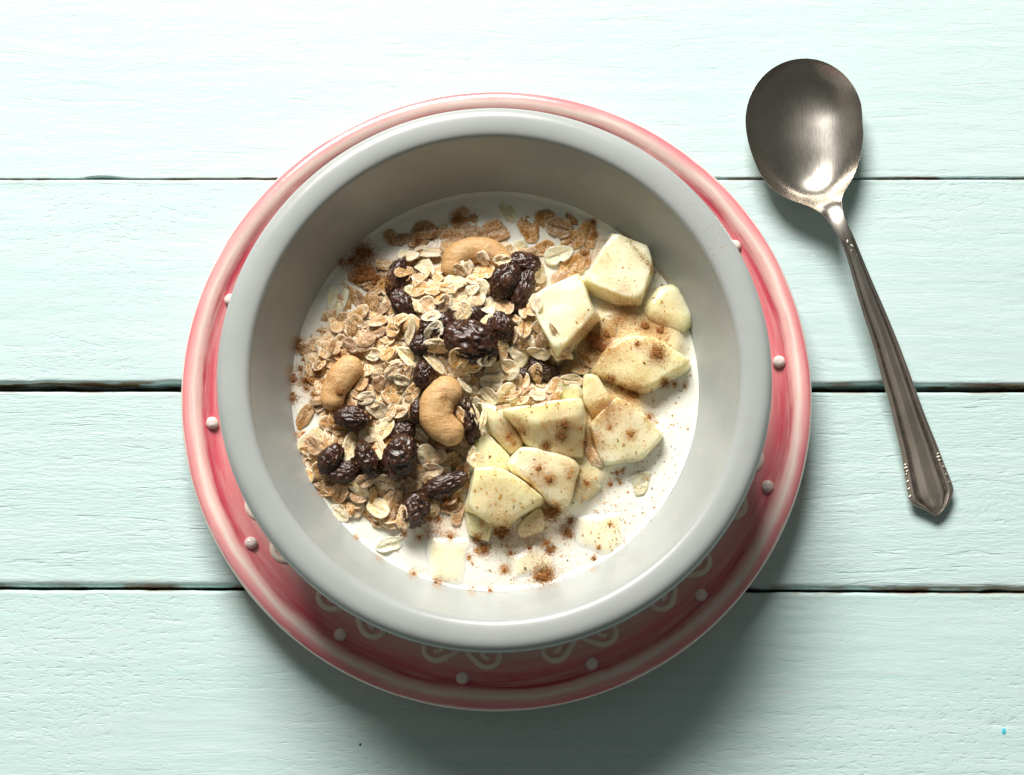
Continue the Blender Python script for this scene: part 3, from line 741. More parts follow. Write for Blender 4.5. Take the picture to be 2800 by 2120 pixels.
LM = [((1446, 627), 'tall in the row at the top right'), ((1490, 598), 'highest in the row at the top right'), ((1540, 620), 'at the right of the top right row'), ((1603, 649), 'standing next to the upper right melon cube'), ((1487, 680), 'above the top right raisin'), ((1560, 655), 'in the middle of the top right patch'), ((1535, 760), 'above the white topped melon cube'), ((1075, 650), 'at the left end of the top row'), ((1270, 600), 'with dark cinnamon on it in the top row'), ((1359, 630), 'rounded, right of the top row'), ((1170, 640), 'above the uppermost cashew'), ((1300, 700), 'at the uppermost cashew'), ((1500, 630), 'at the top right of the yoghurt'), ((1560, 730), 'just left of the upper right melon cube'), ((1400, 780), 'by the three raisins at the upper right'),
      ((990, 760), 'in the shade at the upper left edge'), ((1095, 800), 'by the two raisins at the upper left'), ((1200, 800), 'in the upper middle of the heap'), ((1288, 934), 'round the largest raisin'), ((940, 860), 'at the left edge, above the left cashew'), ((1060, 920), 'left of the raisin with a flake on it'),
      ((930, 1050), 'round the left cashew'), ((1080, 1050), 'between the left cashew and the curled cashew'), ((1215, 1110), 'round the curled cashew'), ((1380, 1030), 'right of the curled cashew'), ((1500, 1010), 'by the raisin among flakes at the right'), ((1450, 900), 'beside the white topped melon cube'),
      ((960, 1145), 'by the raisin below the left cashew'), ((920, 1270), 'round the touching pair of raisins'), ((1100, 1250), 'round the fat upright raisin'), ((1217, 1326), 'by the long split raisin'), ((1138, 1400), 'by the lowest dark raisin'), ((1000, 1380), 'at the bottom left edge of the heap'), ((840, 1150), 'at the far left by the bowl wall'), ((880, 1330), 'at the lower left edge by the bowl wall'), ((1060, 1430), 'at the bottom edge of the heap')]
def near(px, py):
    return min(LM, key=lambda q: (q[0][0]-px)**2+(q[0][1]-py)**2)[1]
def topx_(x, y):
    p = topx(np.array([x, y, hz(x, y)])); return p
# soaked flakes lying in the yoghurt round the heap
WG = 'soaked oat flakes lying in the yoghurt'
wl = 'brown soaked oat flake lying in the yoghurt at the heap edge'
wet = [(1070,649,40,30,-60),(1100,655,46,30,10),(1143,657,50,34,10),(1165,630,68,42,5),(1236,640,62,44,-5),(1274,603,62,56,80),(1359,630,74,52,20),(1300,640,50,36,0),
 (1446,627,68,48,-60),(1490,598,46,42,10),(1528,623,62,46,-20),(1554,608,54,34,-30),(1566,658,60,46,40),(1603,649,72,42,80),(1487,680,50,38,20),(1560,731,72,46,50),(1590,715,58,40,70),(1535,760,50,36,30),
 (989,758,62,52,20),(1020,775,50,40,-30),(956,826,76,40,-70),(983,822,52,26,-60),(913,872,54,44,30),(950,880,60,44,10),(883,923,62,46,20),(926,918,62,38,-60),(985,880,56,40,20),
 (858,949,66,44,8),(900,975,55,42,40),(924,968,46,40,0),(867,1025,62,50,-20),(895,1060,60,46,40),(872,1101,54,40,50),(834,1139,62,30,60),(880,1010,40,30,0),
 (823,1206,48,38,70),(850,1245,60,44,60),(886,1320,50,38,-40),(902,1342,44,32,0),(867,1350,44,28,-40),(1062,1424,62,42,0),(1073,1345,68,56,20),(1116,1331,52,42,-10),(1010,1396,62,32,-50),(1255,1407,52,34,70),(1230,1385,50,34,10),(1035,1360,60,40,30),(960,1375,56,38,-30),
 (1769,867,58,38,-40),(1040,1425,40,30,20),(1180,1385,50,36,10)]
for i, w in enumerate(wet):
    flake(*w, 'oat_wet', 'brown soaked oat flake '+near(*w[:2]), WG, wetz=random.uniform(.0, .05))
mk = 'pale milky oat flake floating just under the yoghurt'
flake(924, 812, 92, 46, 80, 'oat_milky', 'long pale grain shell lying in yoghurt at the left edge of the heap', WG, wetz=.02)
flake(1389, 579, 54, 26, -60, 'oat_milky', 'single pale sliver floating at the top of the yoghurt', WG, wetz=.01)
flake(1067, 1489, 66, 34, 15, 'oat_milky', 'single pale flake floating in yoghurt at the lower left', WG, wetz=.02)
flake(1752, 1322, 62, 46, 40, 'oat_milky', 'single pale flake sunk in the white yoghurt at right', WG, wetz=-.012)
flake(872, 1204, 104, 60, 40, 'oat_milky', 'large cream coated flake at the left edge, above two raisins', WG, wetz=.08)
flake(1430, 682, 46, 42, 10, 'oat_milky', 'small glistening pale flake above the top right raisin', WG, wetz=.10)
flake(1528, 699, 70, 40, 20, 'oat_milky', 'folded pale flake above the white topped melon cube', WG, wetz=.12)

# ground layer of the heap: many crushed flakes in one mass
def in_heap(x, y, poly=heap_xy):
    n = len(poly); j = n-1; c = False
    for i in range(n):
        xi, yi = poly[i]; xj, yj = poly[j]
        if (yi > y) != (yj > y) and x < (xj-xi)*(y-yi)/(yj-yi+1e-12)+xi: c = not c
        j = i
    return c
hx = [p[0] for p in heap_xy]; hy = [p[1] for p in heap_xy]
def rand_heap():
    while True:
        x = random.uniform(min(hx), max(hx)); y = random.uniform(min(hy), max(hy))
        if in_heap(x, y): return x, y
flat = FM[0]
SV = []; SF = []; srim = []; scre = []; base_i = 0
fdat = []
for me in FM:
    co = np.empty(len(me.vertices)*3); me.vertices.foreach_get('co', co)
    r_ = np.empty(len(me.vertices)); me.attributes['rim'].data.foreach_get('value', r_)
    c_ = np.empty(len(me.vertices)); me.attributes['crease'].data.foreach_get('value', c_)
    fdat.append((co.reshape(-1, 3), [list(p.vertices) for p in me.polygons], r_, c_))
for k in range(420):
    x, y = rand_heap(); L = random.uniform(.6, .95); W = L*random.uniform(.55, .8); a = random.uniform(0, 6.28)
    u, v, m = footprint(x, y, L, W, a)
    if m.sum() < 4: continue
    hh = H[m]; A = np.stack([GX[m]-x, GY[m]-y, np.ones(m.sum())], 1); co, *_ = np.linalg.lstsq(A, hh, rcond=None)
    g = np.clip(co[:2]+rng.normal(0, .18, 2), -.6, .6); z = float(np.percentile(hh-(A[:, 0]*g[0]+A[:, 1]*g[1]), 60))+.01
    nrm = Vector((-g[0], -g[1], 1)).normalized()
    q = (Vector((0, 0, 1)).rotation_difference(nrm) @ Euler((0, 0, a)).to_quaternion()).to_matrix()
    c0, f0, r0, k0 = random.choice(fdat)
    P = (c0*100*np.array([L, W, .7])) @ np.array(q).T + np.array([x, y, z])
    SV.append(P); SF += [[i+base_i for i in f] for f in f0]; base_i += len(P); srim.append(r0); scre.append(k0)
    zt = z-(nrm[0]*(GX-x)+nrm[1]*(GY-y))/nrm[2]+.04; H[m] = np.maximum(H[m], zt[m])
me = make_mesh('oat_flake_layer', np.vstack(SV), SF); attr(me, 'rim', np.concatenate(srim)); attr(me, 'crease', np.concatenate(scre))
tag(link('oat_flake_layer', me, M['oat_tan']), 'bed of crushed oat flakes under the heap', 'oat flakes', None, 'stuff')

# first layer of single flakes, spread over the heap
lower = 'beige oat flake low in the heap, partly covered by others'
for k in range(112):
    x, y = rand_heap(); L = random.uniform(44, 66)
    flake(0, 0, L, L*random.uniform(.55, .78), random.uniform(0, 360), ('oat_wet' if cs[int((x-gx0)/G), int((y-gy0)/G)] < random.uniform(.12, .5) else random.choice(['oat_tan', 'oat_tan', 'oat_pale'])), 'low lying oat flake '+near(*topx_(x, y)), 'oat flakes low in the heap', tilt=.28, xy=(x, y))

# ------------------------------------------------------------------ raisins
def raisin_mesh(seed):
    bm = bmesh.new(); bmesh.ops.create_icosphere(bm, subdivisions=5, radius=.5)
    rs = random.Random(seed); o = Vector((seed*3.7, seed*1.3, 0)); ridge = []
    for v in bm.verts:
        c = v.co.copy(); n = c.normalized()
        w = Vector((noise.noise(n*1.6+o), noise.noise(n*1.6+o+Vector((9, 0, 0))), noise.noise(n*1.6+o+Vector((0, 9, 0)))))
        q = Vector((n.x*1.5, n.y*3.6, n.z*3.6))+w*1.1+o
        r1 = 1-abs(noise.noise(q))*2.2                 # long folds
        q2 = Vector((n.x*4.2, n.y*7.5, n.z*7.5))+w*2+o
        r2 = 1-abs(noise.noise(q2))*2.2
        r1 = max(0, r1)**1.5; r2 = max(0, r2)**1.4
        d = .17*(r1-.5)+.05*(r2-.45)+.13*noise.noise(n*1.2+o)
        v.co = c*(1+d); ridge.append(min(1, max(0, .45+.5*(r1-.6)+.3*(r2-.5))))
    me = bpy.data.meshes.new('raisin')
    for v in bm.verts: v.co *= U
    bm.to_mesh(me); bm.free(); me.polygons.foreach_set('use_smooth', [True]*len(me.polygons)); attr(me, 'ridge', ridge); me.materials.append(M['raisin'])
    return me
RM = [raisin_mesh(i+1) for i in range(7)]
def raisin(i, px, py, L, W, ang, lift, label):
    L /= PXCM; W /= PXCM; T = W*.78; a = R(ang)
    p = on_surface(px, py); z = p[2]+lift
    p = pix(px, py, z+T*.3); u, v, m = footprint(p[0], p[1], L, W, a)
    z = float(np.percentile(H[m], 45))+T*.30+lift
    p = pix(px, py, z)
    o = link('raisin', RM[i % 7], M['raisin'], None, (p[0], p[1], z), (R(random.uniform(-14, 14))+(math.pi if i % 2 else 0), R(random.uniform(-8, 8)), a), (L*1.04, W*1.02, T*1.05))
    tag(o, label, 'raisin', 'raisins on the oat heap')
    d = 1-u*u-v*v; H[m] = np.maximum(H[m], z+T*.5*np.sqrt(np.clip(d[m], 0, 1)))
    return o
raisins = [
 (1195,898,100,76,20,0,'raisin under a pale flake, left of the largest raisin'),
 (1155,940,66,56,40,0,'small raisin tucked left of the raisin with a flake on it'),
 (1083,762,108,50,75,-.05,'dark raisin upright at the upper left of the heap, in shade'),
 (1102,834,84,56,-60,0,'brown raisin at the upper left, below the shaded dark one'),
 (1434,722,84,62,-10,0,'blackish raisin at the top right of the heap below a pale flake'),
 (1383,768,92,78,60,.1,'round wrinkled raisin right of the uppermost cashew'),
 (1427,804,122,60,72,.1,'long reddish raisin beside the white topped melon cube'),
 (1368,897,80,66,-75,.05,'frosted raisin right of the largest raisin'),
 (1306,850,64,40,-70,0,'small raisin half hidden above the largest raisin'),
 (1487,1011,84,46,-28,.1,'raisin lying among flakes between heap and melon'),
 (1159,1027,52,74,0,0,'raisin above the curled cashew, half under flakes'),
 (1288,1156,42,116,8,0,'long black raisin in the hollow of the curled cashew'),
 (962,1144,86,62,-15,.08,'raisin just below the left cashew'),
 (1103,1180,64,54,30,0,'raisin peeking out above the fattest raisin of the lower heap'),
 (1095,1250,84,116,-10,.15,'fat upright raisin in the lower middle of the heap'),
 (1005,1256,52,98,25,.1,'narrow tilted raisin left of the fat upright one'),
 (905,1256,58,84,-32,.08,'raisin at the far left, upper of the touching pair'),
 (943,1293,76,54,12,.1,'rough raisin at the far left, lower of the touching pair'),
 (1217,1326,122,54,22,.12,'long split raisin lying beside the rounded melon cube'),
 (1138,1396,68,90,-12,.08,'dark raisin at the bottom of the heap behind a standing flake'),
 (1140,1125,36,62,0,0,'raisin squeezed against the left side of the curled cashew'),
 (1432,1022,42,34,0,0,'small raisin fragment under pale flakes at the right of the heap'),
]
for i, r in enumerate(raisins[:]):
    if i in (5,): pass
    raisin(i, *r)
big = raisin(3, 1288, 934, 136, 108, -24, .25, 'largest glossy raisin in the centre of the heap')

# ------------------------------------------------------------------ cashews
def cashew(pts, rads, lift, label, flat=.82):
    """pts: centre line in photo pixels, rads: radius in pixels"""
    P = smooth_profile(pts, 9); Rr = smooth_profile([(r, 0) for r in rads], 9)[:, 0]
    zs = [on_surface(*p)[2] for p in pts]; z0 = float(np.median(zs))+lift
    W = np.array([pix(px, py, z0) for px, py in P]); Rr = Rr/PXCM
    c = W.mean(axis=0); o0 = np.array([c[0], c[1], z0-np.max(Rr)*flat])
    n = 26; V = []; F = []; m = len(W)
    for i in range(m):
        d = W[min(i+1, m-1)]-W[max(i-1, 0)]; d /= np.linalg.norm(d); s = np.cross(d, [0, 0, 1.]); s /= np.linalg.norm(s)
        e = i/(m-1); rr = Rr[i]
        for k in range(n):
            a = 2*math.pi*k/n
            V.append(W[i]+rr*(s*math.cos(a)+np.array([0, 0, 1.])*math.sin(a)*flat)-o0)
    for i in range(m-1):
        for k in range(n):
            q = (k+1) % n; F.append([i*n+k, i*n+q, (i+1)*n+q, (i+1)*n+k])
    # rounded ends
    def cap(i, sgn, off):
        d = (W[i]-W[i-sgn] if sgn > 0 else W[0]-W[1]); d = d/np.linalg.norm(d); rr = Rr[i]; prev = [off+k for k in range(n)]
        s = np.cross(d*sgn, [0, 0, 1.]); s /= np.linalg.norm(s)
        for j in range(1, 6):
            b = math.pi/2*j/6; ring = []
            for k in range(n):
                a = 2*math.pi*k/n; V.append(W[i]+d*rr*.85*math.sin(b)+rr*math.cos(b)*(s*math.cos(a)+np.array([0, 0, 1.])*math.sin(a)*flat)-o0); ring.append(len(V)-1)
            for k in range(n):
                q = (k+1) % n; F.append([prev[k], prev[q], ring[q], ring[k]] if sgn > 0 else [prev[q], prev[k], ring[k], ring[q]])
            prev = ring
        V.append(W[i]+d*rr*.86-o0); t = len(V)-1
        for k in range(n):
            q = (k+1) % n; F.append([prev[k], prev[q], t] if sgn > 0 else [prev[q], prev[k], t])
    cap(m-1, 1, (m-1)*n); cap(0, -1, 0)
    V = [Vector(v) for v in V]
    sd = random.random()*50
    V = [v+(v.normalized()*(.035*noise.noise(v*1.8+Vector((sd, 0, 0)))+.012*noise.noise(v*6+Vector((sd, 0, 0))))) for v in V]
    o = link('cashew', make_mesh('cashew', [tuple(v) for v in V], F), M['cashew'], None, o0)
    tag(o, label, 'cashew', 'cashews on the oat heap')
    for (p, r) in zip(W, Rr):
        u, v, mk_ = footprint(p[0], p[1], 2*r, 2*r, 0); dd = 1-u*u-v*v
        H[mk_] = np.maximum(H[mk_], p[2]+r*flat*np.sqrt(np.clip(dd[mk_], 0, 1)))
    return o
cashew([(1238, 735), (1250, 703), (1295, 685), (1340, 688), (1372, 712)], [32, 36, 36, 33, 30], .12, 'uppermost cashew, partly buried under oat flakes')
cashew([(958, 1005), (936, 1030), (917, 1062), (908, 1095)], [36, 38, 34, 31], .25, 'smooth cashew lying at the left of the heap')
cashew([(1224, 1068), (1202, 1090), (1192, 1122), (1200, 1155), (1236, 1186)], [42, 45, 45, 43, 36], .35, 'large curled cashew in the middle of the bowl')
cashew([(1122, 890), (1138, 900)], [24, 24], .0, 'round end of a nut poking out left of the raisins')

# ------------------------------------------------------------------ the flakes one sees lying on top
T = [(1118,698,56,46,0,'oat_pale','pale rounded flake at the top left beside the uppermost cashew'),(1172,688,70,40,0,'oat_pale','ribbed pale flake touching the left end of the uppermost cashew'),
 (1107,747,66,38,25,'oat_tan','striped tan flake lying across the shaded dark raisin'),(1163,736,62,44,-50,'oat_pale','bright pale flake left of the uppermost cashew'),(1145,760,46,32,-30,'oat_tan',None),
 (1245,772,62,46,20,'oat_pale','white edged oval flake below the uppermost cashew'),(1278,732,54,32,-60,'oat_pale','small smooth kernel leaning on the uppermost cashew'),(1324,747,60,56,0,'oat_tan','round white veined flake in front of the uppermost cashew'),
 (1322,708,42,30,-60,'oat_tan',None),(1372,713,50,30,15,'oat_pale','white flake on the right end of the uppermost cashew'),(1295,772,46,28,-40,'oat_tan',None),(1256,738,40,28,-40,'oat_tan',None),
 (1147,795,56,36,40,'oat_tan',None),(1186,791,52,40,30,'oat_tan',None),(1163,840,62,46,30,'oat_tan',None),(1141,840,62,26,-70,'oat_pale',None),(1213,827,52,42,60,'oat_tan',None),
 (1245,827,58,36,75,'oat_pale','smooth oval flake standing upright above the largest raisin'),(1263,858,64,46,50,'oat_pale','cream flake just above the largest raisin'),(1188,906,60,44,60,'oat_pale','white flake lying on the raisin left of the largest one'),
 (1304,822,50,40,60,'oat_tan',None),(1338,840,52,40,55,'oat_pale',None),(1379,843,60,44,-55,'oat_tan','white veined tan flake between two raisins at the right of the heap'),(1413,879,42,18,-40,'oat_tan',None),
 (1474,752,54,40,90,'oat_pale','pale flake left of the white topped melon cube'),(1464,834,58,46,-60,'oat_pale','cream flake leaning against the white topped melon cube'),
 (1030,904,62,46,10,'oat_tan',None),(1075,904,52,40,-20,'oat_tan','cracked tan flake with white veins at the left of the heap'),(1123,908,74,28,75,'oat_pale','narrow pale flake lying against the round nut end'),(1095,877,50,32,25,'oat_tan',None),(1034,879,52,32,15,'oat_tan',None),
 (1014,827,66,42,80,'oat_tan',None),(1048,847,58,28,35,'oat_tan',None),(1020,970,54,38,-5,'oat_pale','speckled pale flake right of the left cashew'),(1061,968,48,36,30,'oat_tan',None),(1118,977,74,38,-40,'oat_pale','long grooved flake sloping down in the middle left'),
 (1200,957,84,42,0,'oat_tan','broad tan flake below the largest raisin'),(1188,997,72,38,-40,'oat_pale','folded pale flake above the curled cashew'),(1254,986,62,50,60,'oat_tan','white netted flake above the curled cashew'),(1284,1013,66,38,10,'oat_tan',None),
 (1370,961,64,40,-70,'oat_tan',None),(1415,975,64,54,-20,'oat_pale','wide white flake at the right of the heap'),(1429,941,38,26,80,'oat_tan',None),(1372,1015,92,58,10,'oat_pale','biggest cream flake, right of the curled cashew'),(1343,1047,60,40,-10,'oat_pale',None),
 (1383,1077,64,44,50,'oat_pale',None),(1340,1084,56,38,-50,'oat_pale',None),(1463,1029,60,40,65,'oat_tan','ribbed tan flake leaning on the raisin among flakes'),(1429,1047,48,38,70,'oat_tan',None),(1418,1099,56,20,15,'oat_pale','slim flake at the top edge of the large greenish melon cube'),
 (1372,1122,58,14,25,'oat_tan','thin husk sliver lying over two melon pieces'),(1470,1084,44,34,-20,'oat_pale',None),(1406,1084,48,16,35,'oat_tan',None),
 (1075,1075,66,58,60,'oat_tan','round cracked flake left of the curled cashew'),(1036,1050,52,38,60,'oat_tan',None),(1129,1077,56,36,50,'oat_tan',None),(1034,1122,66,44,-30,'oat_pale','oval flake with a white seam right of the raisin below the left cashew'),
 (1093,1127,56,36,0,'oat_tan',None),(1118,1029,62,26,80,'oat_tan','narrow brown grain above the round cracked flake'),(1054,1175,66,50,40,'oat_pale','ragged pale flake above the fat upright raisin'),(1272,1059,54,22,-40,'oat_pale',None),
 (1263,1142,48,30,-60,'oat_tan','flake inside the hollow of the curled cashew'),(1300,1138,76,22,-65,'oat_pale',None),(1322,1161,58,18,80,'oat_pale','upright sliver standing beside the leaning melon slab'),(1148,1192,52,32,-40,'oat_pale',None),(1077,1012,62,30,30,'oat_tan',None),
 (1168,1247,64,50,-60,'oat_pale','ragged white flake right of the fat upright raisin'),(1238,1257,72,42,20,'oat_tan','tan flake below the curled cashew'),(1184,1287,56,38,0,'oat_tan',None),(1290,1244,48,24,70,'oat_pale',None),(1306,1263,44,42,0,'oat_pale','small curled flake on the melon above the rounded cube'),
 (956,1223,80,38,75,'oat_pale','pale strip of flake standing above the touching raisins'),(1038,1227,74,36,-60,'oat_pale','pale flake between the narrow raisin and the fat raisin'),(983,1337,64,44,-40,'oat_pale','smooth pale flake below the touching raisins'),
 (1035,1390,66,50,-30,'oat_pale','bright white broken flake at the bottom of the heap'),(929,1405,58,38,-40,'oat_pale','pale flake at the lower left edge of the heap'),(1105,1421,64,38,80,'oat_tan','striped flake standing in front of the lowest dark raisin'),(1002,1315,52,36,20,'oat_tan',None),(1050,1320,54,38,-20,'oat_tan',None),
 (842,1302,44,34,-30,'oat_tan','small golden nut piece at the far left beside the bowl wall'),
 (1676,942,68,32,28,'oat_pale','thin pale flake lying on the broad melon cube'),(1620,1246,74,42,-60,'oat_tan','cinnamon covered flake lying between melon cubes at right'),(1585,1010,58,42,30,'oat_tan','tan flake at the left corner of the broad melon cube'),(1563,1042,68,32,0,'oat_pale','oval pale flake on the small yellow melon corner'),
 (1598,975,72,32,-50,'oat_tan',None),(1535,984,62,36,-30,'oat_tan',None),(1471,968,64,34,-10,'oat_pale','grey seed like flake above the raisin among flakes'),(1520,915,70,16,-58,'oat_tan','slim husk leaning against the white topped melon cube'),
 (1000,1090,50,34,20,'oat_pale',None),(990,1050,46,32,70,'oat_tan',None),(1100,1040,46,30,-20,'oat_pale',None),(1225,790,50,36,0,'oat_tan',None),(1290,795,48,34,30,'oat_pale',None),(1180,870,54,36,-10,'oat_pale',None),(1330,880,46,30,40,'oat_pale',None),(1330,985,50,36,20,'oat_pale',None),(1000,930,56,38,10,'oat_tan',None),(960,945,50,36,-30,'oat_tan',None),(1010,1190,56,40,10,'oat_pale',None),(1070,1130,48,34,60,'oat_tan',None),(1200,1250,50,36,30,'oat_tan',None)]
up = 'dry beige oat flake lying loose on top of the heap'
for (x, y, L, W, a, mt, lb) in T:
    if mt == 'oat_tan' and lb is None and (x < 1060 or y > 1330) and random.random() < .6: mt = 'oat_wet'
    flake(x, y, L, W, a, mt, lb or 'loose '+{'oat_pale': 'pale', 'oat_tan': 'tan', 'oat_wet': 'damp brown'}[mt]+' flake on top '+near(x, y), GL if lb is None else 'oat flakes on top of the heap', tilt=.16, maxtilt=42 if lb else 36)

# ------------------------------------------------------------------ yoghurt surface
for (px, py, r, w, dmp) in CL:
    stamp(stain, px, py, r*1.35, .55*w)
for q in SOFT: stamp(stain, q[0], q[1], q[2], q[3]*.9)
stamp(stain, 1000, 730, 60, .45); stamp(stain, 1165, 640, 70, .22); stamp(stain, 850, 1040, 60, .28); stamp(stain, 1560, 700, 60, .22); stamp(stain, 900, 900, 60, .25); stamp(stain, 1500, 1450, 80, .12)
ring = np.sqrt((GX-BX)**2+(GY-BY)**2)
n1 = 120; n2 = 300
V = []; F = []; at_m = []; at_s = []; at_t = []
rmax = 7.845
def samp(A, x, y):
    fi = (x-gx0)/G; fj = (y-gy0)/G; i = int(fi); j = int(fj); i = min(max(i, 0), GN-2); j = min(max(j, 0), GN-2); a = fi-i; b = fj-j
    return float((A[i, j]*(1-a)+A[i+1, j]*a)*(1-b)+(A[i, j+1]*(1-a)+A[i+1, j+1]*a)*b)
for i in range(n1+1):
    r = rmax*(i/n1)**.85
    for j in range(n2):
        a = 2*math.pi*j/n2; x = r*math.cos(a); y = r*math.sin(a)
        z = samp(H0, x+BX, y+BY)+.035*noise.noise(Vector((x*.8, y*.8, 5)))+.018*noise.noise(Vector((x*2.1, y*2.1, 8)))
        z += .06*math.exp(-((rmax-r)/.09)**2)-.015*math.exp(-((rmax-r-.22)/.12)**2)
        V.append((x, y, z)); at_m.append(samp(mash, x+BX, y+BY)); at_s.append(samp(stain, x+BX, y+BY)); at_t.append(.75*samp(fs, x+BX, y+BY))
for i in range(n1):
    for j in range(n2):
        k = (j+1) % n2; F.append([i*n2+j, (i+1)*n2+j, (i+1)*n2+k, i*n2+k])
me = make_mesh('yoghurt', V, F); attr(me, 'mash', at_m); attr(me, 'stain', at_s); attr(me, 'tint', at_t)
yog = link('yoghurt', me, M['yog'], None, (BX, BY, 0)); tag(yog, 'creamy white yoghurt filling the grey bowl', 'yoghurt')

# ------------------------------------------------------------------ spoon
SP = [  # left px, right px, rim height, trough depth
 *[((2199-161*math.cos(R(q)), 331-170*math.sin(R(q))), (2199+161*math.cos(R(q)), 330-169.5*math.sin(R(q))), 1.04, .95*(1-math.sin(R(q))**4)+.02) for q in (89, 78, 66, 54, 42, 29, 15)],((2038,335),(2358,330),1.05,.96),((2046,390),(2360,380),1.08,.96),((2066,450),(2351,432),1.10,.97),((2090,493),(2336,478),1.14,.93),
 ((2126,528),(2319,508),1.20,.76),((2171,551),(2307,529),1.29,.50),((2217,567),(2301,546),1.39,.26),((2252,591),(2303,568),1.48,.10),((2277,623),(2314,606),1.53,.02),((2298,660),(2333,645),1.54,.0),
 ((2316,707),(2353,694),1.48,.0),((2337,783),(2383,766),1.36,0),((2360,861),(2416,841),1.22,0),((2387,943),(2449,920),1.06,0),((2409,1026),(2480,1001),.90,0),((2431,1100),(2506,1074),.76,0),((2448,1173),(2532,1144),.63,0),((2465,1246),(2560,1212),.52,0),((2472,1290),(2575,1252),.46,0),
 ((2479,1330),(2590,1290),.42,0),((2487,1369),(2606,1332),.38,0),((2498,1381),(2605,1350),.36,0),((2520,1391),(2594,1376),.35,0),((2540,1401),(2581,1395),.34,0),((2554,1410),(2562,1410),.34,0)]
stn = []
for (l, r, z, d) in SP:
    a = pix(*l, z); b = pix(*r, z); stn.append([a[0], a[1], b[0], b[1], z, d])
SS = smooth_profile(stn, 7); nt = 40
neck_i = 14*7
# smooth the outline a little
for _ in range(4):
    Q = SS.copy(); Q[1:-1] = (SS[:-2]+2*SS[1:-1]+SS[2:])/4; SS = Q
def handle_relief(t, s):
    # s: 0 at neck .. 1 at tip; two border ridges, sunken channels, a folded centre panel
    k = min(1, max(0, (s-.16)/.2))
    z = .10*(1-abs(t)**2.2)
    panel = .11*(1-min(1, abs(t+.18)/.50))
    ridge = .055*math.exp(-((abs(t)-.80)/.09)**2)-.05*math.exp(-((abs(t)-.62)/.07)**2)+.03*math.exp(-((abs(t)-.95)/.04)**2)
    return z*(1-.5*k)+k*(panel+ridge)
V = []; tarn = []; ns_ = len(SS)
for i, (ax, ay, bx, by, z, d) in enumerate(SS):
    hs_ = max(0, (i-neck_i)/(ns_-1-neck_i)); w = math.hypot(bx-ax, by-ay)
    for j in range(nt+1):
        t = -1+2*j/nt; ts = math.sin(t*math.pi/2) if i < neck_i else t
        x = ax+(bx-ax)*(ts+1)/2; y = ay+(by-ay)*(ts+1)/2
        zz = z-d*(1-abs(ts)**2.3)
        blend = min(1, max(0, (i-neck_i+10)/40)); blend = blend*blend*(3-2*blend)
        if blend > 0: zz += blend*handle_relief(t, hs_)*min(1, w/1.0)
        V.append((x, y, zz)); 
        tv = 0.0
        if hs_ > .12: tv = .9*math.exp(-((abs(t)-.62)/.09)**2)+.35*math.exp(-((abs(t)-.90)/.04)**2)
        tarn.append(tv)
top_n = len(V); th = .11
for i, (ax, ay, bx, by, z, d) in enumerate(SS):
    for j in range(nt+1):
        x, y, zt = V[i*(nt+1)+j]; t = -1+2*j/nt; base = z-d*(1-abs(math.sin(t*math.pi/2) if i < neck_i else t)**2.3)
        e = 1-abs(t)**6; zb = base-th*(.45+.55*e) if i < neck_i else base-.16*(.4+.6*e)
        V.append((x, y, zb)); tarn.append(0)
zmin = min(v[2] for v in V); V = [(x, y, z-zmin*1.0+.0) for x, y, z in V]
def spoon_faces(i0, i1, caps):
    F = []; m = nt+1
    for i in range(i0, i1):
        for j in range(nt):
            F.append([i*m+j, (i+1)*m+j, (i+1)*m+j+1, i*m+j+1]); q = top_n
            F.append([q+i*m+j, q+i*m+j+1, q+(i+1)*m+j+1, q+(i+1)*m+j])
        F.append([i*m, top_n+i*m, top_n+(i+1)*m, (i+1)*m]); F.append([i*m+nt, (i+1)*m+nt, top_n+(i+1)*m+nt, top_n+i*m+nt])
    for i in caps:
        for j in range(nt):
            F.append([i*m+j, i*m+j+1, top_n+i*m+j+1, top_n+i*m+j] if i == i0 and i0 == 0 else [i*m+j+1, i*m+j, top_n+i*m+j, top_n+i*m+j+1])
    return F
allF = spoon_faces(0, ns_-1, [0, ns_-1]); whole = make_mesh('whole', V, allF)
nrm = np.empty(len(V)*3); whole.vertices.foreach_get('normal', nrm); nrm = nrm.reshape(-1, 3)
sc0 = np.mean([v[:2] for v in V], axis=0)
spoon = empty('spoon', (sc0[0], sc0[1], 0)); tag(spoon, 'old silver spoon lying on the boards right of the bowl, its grooved handle pointing down', 'spoon')
def sub(name, i0, i1, caps, mat):
    F = spoon_faces(i0, i1, caps); used = sorted({k for f in F for k in f}); mp = {k: n for n, k in enumerate(used)}
    me = make_mesh(name, [(V[k][0]-sc0[0], V[k][1]-sc0[1], V[k][2]) for k in used], [[mp[k] for k in f] for f in F])
    attr(me, 'tarnish', [tarn[k] for k in used]); attr(me, 'age', [min(1, max(0, ((k % top_n)//(nt+1)-neck_i-14)/34)) for k in used])
    me.normals_split_custom_set_from_vertices([tuple(nrm[k]) for k in used])
    return link(name, me, mat, spoon)
split = 17*7
sub('bowl_of_spoon', 0, split, [0], M['metal']); sub('handle', split, ns_-1, [ns_-1], M['metal'])
bpy.data.meshes.remove(whole)
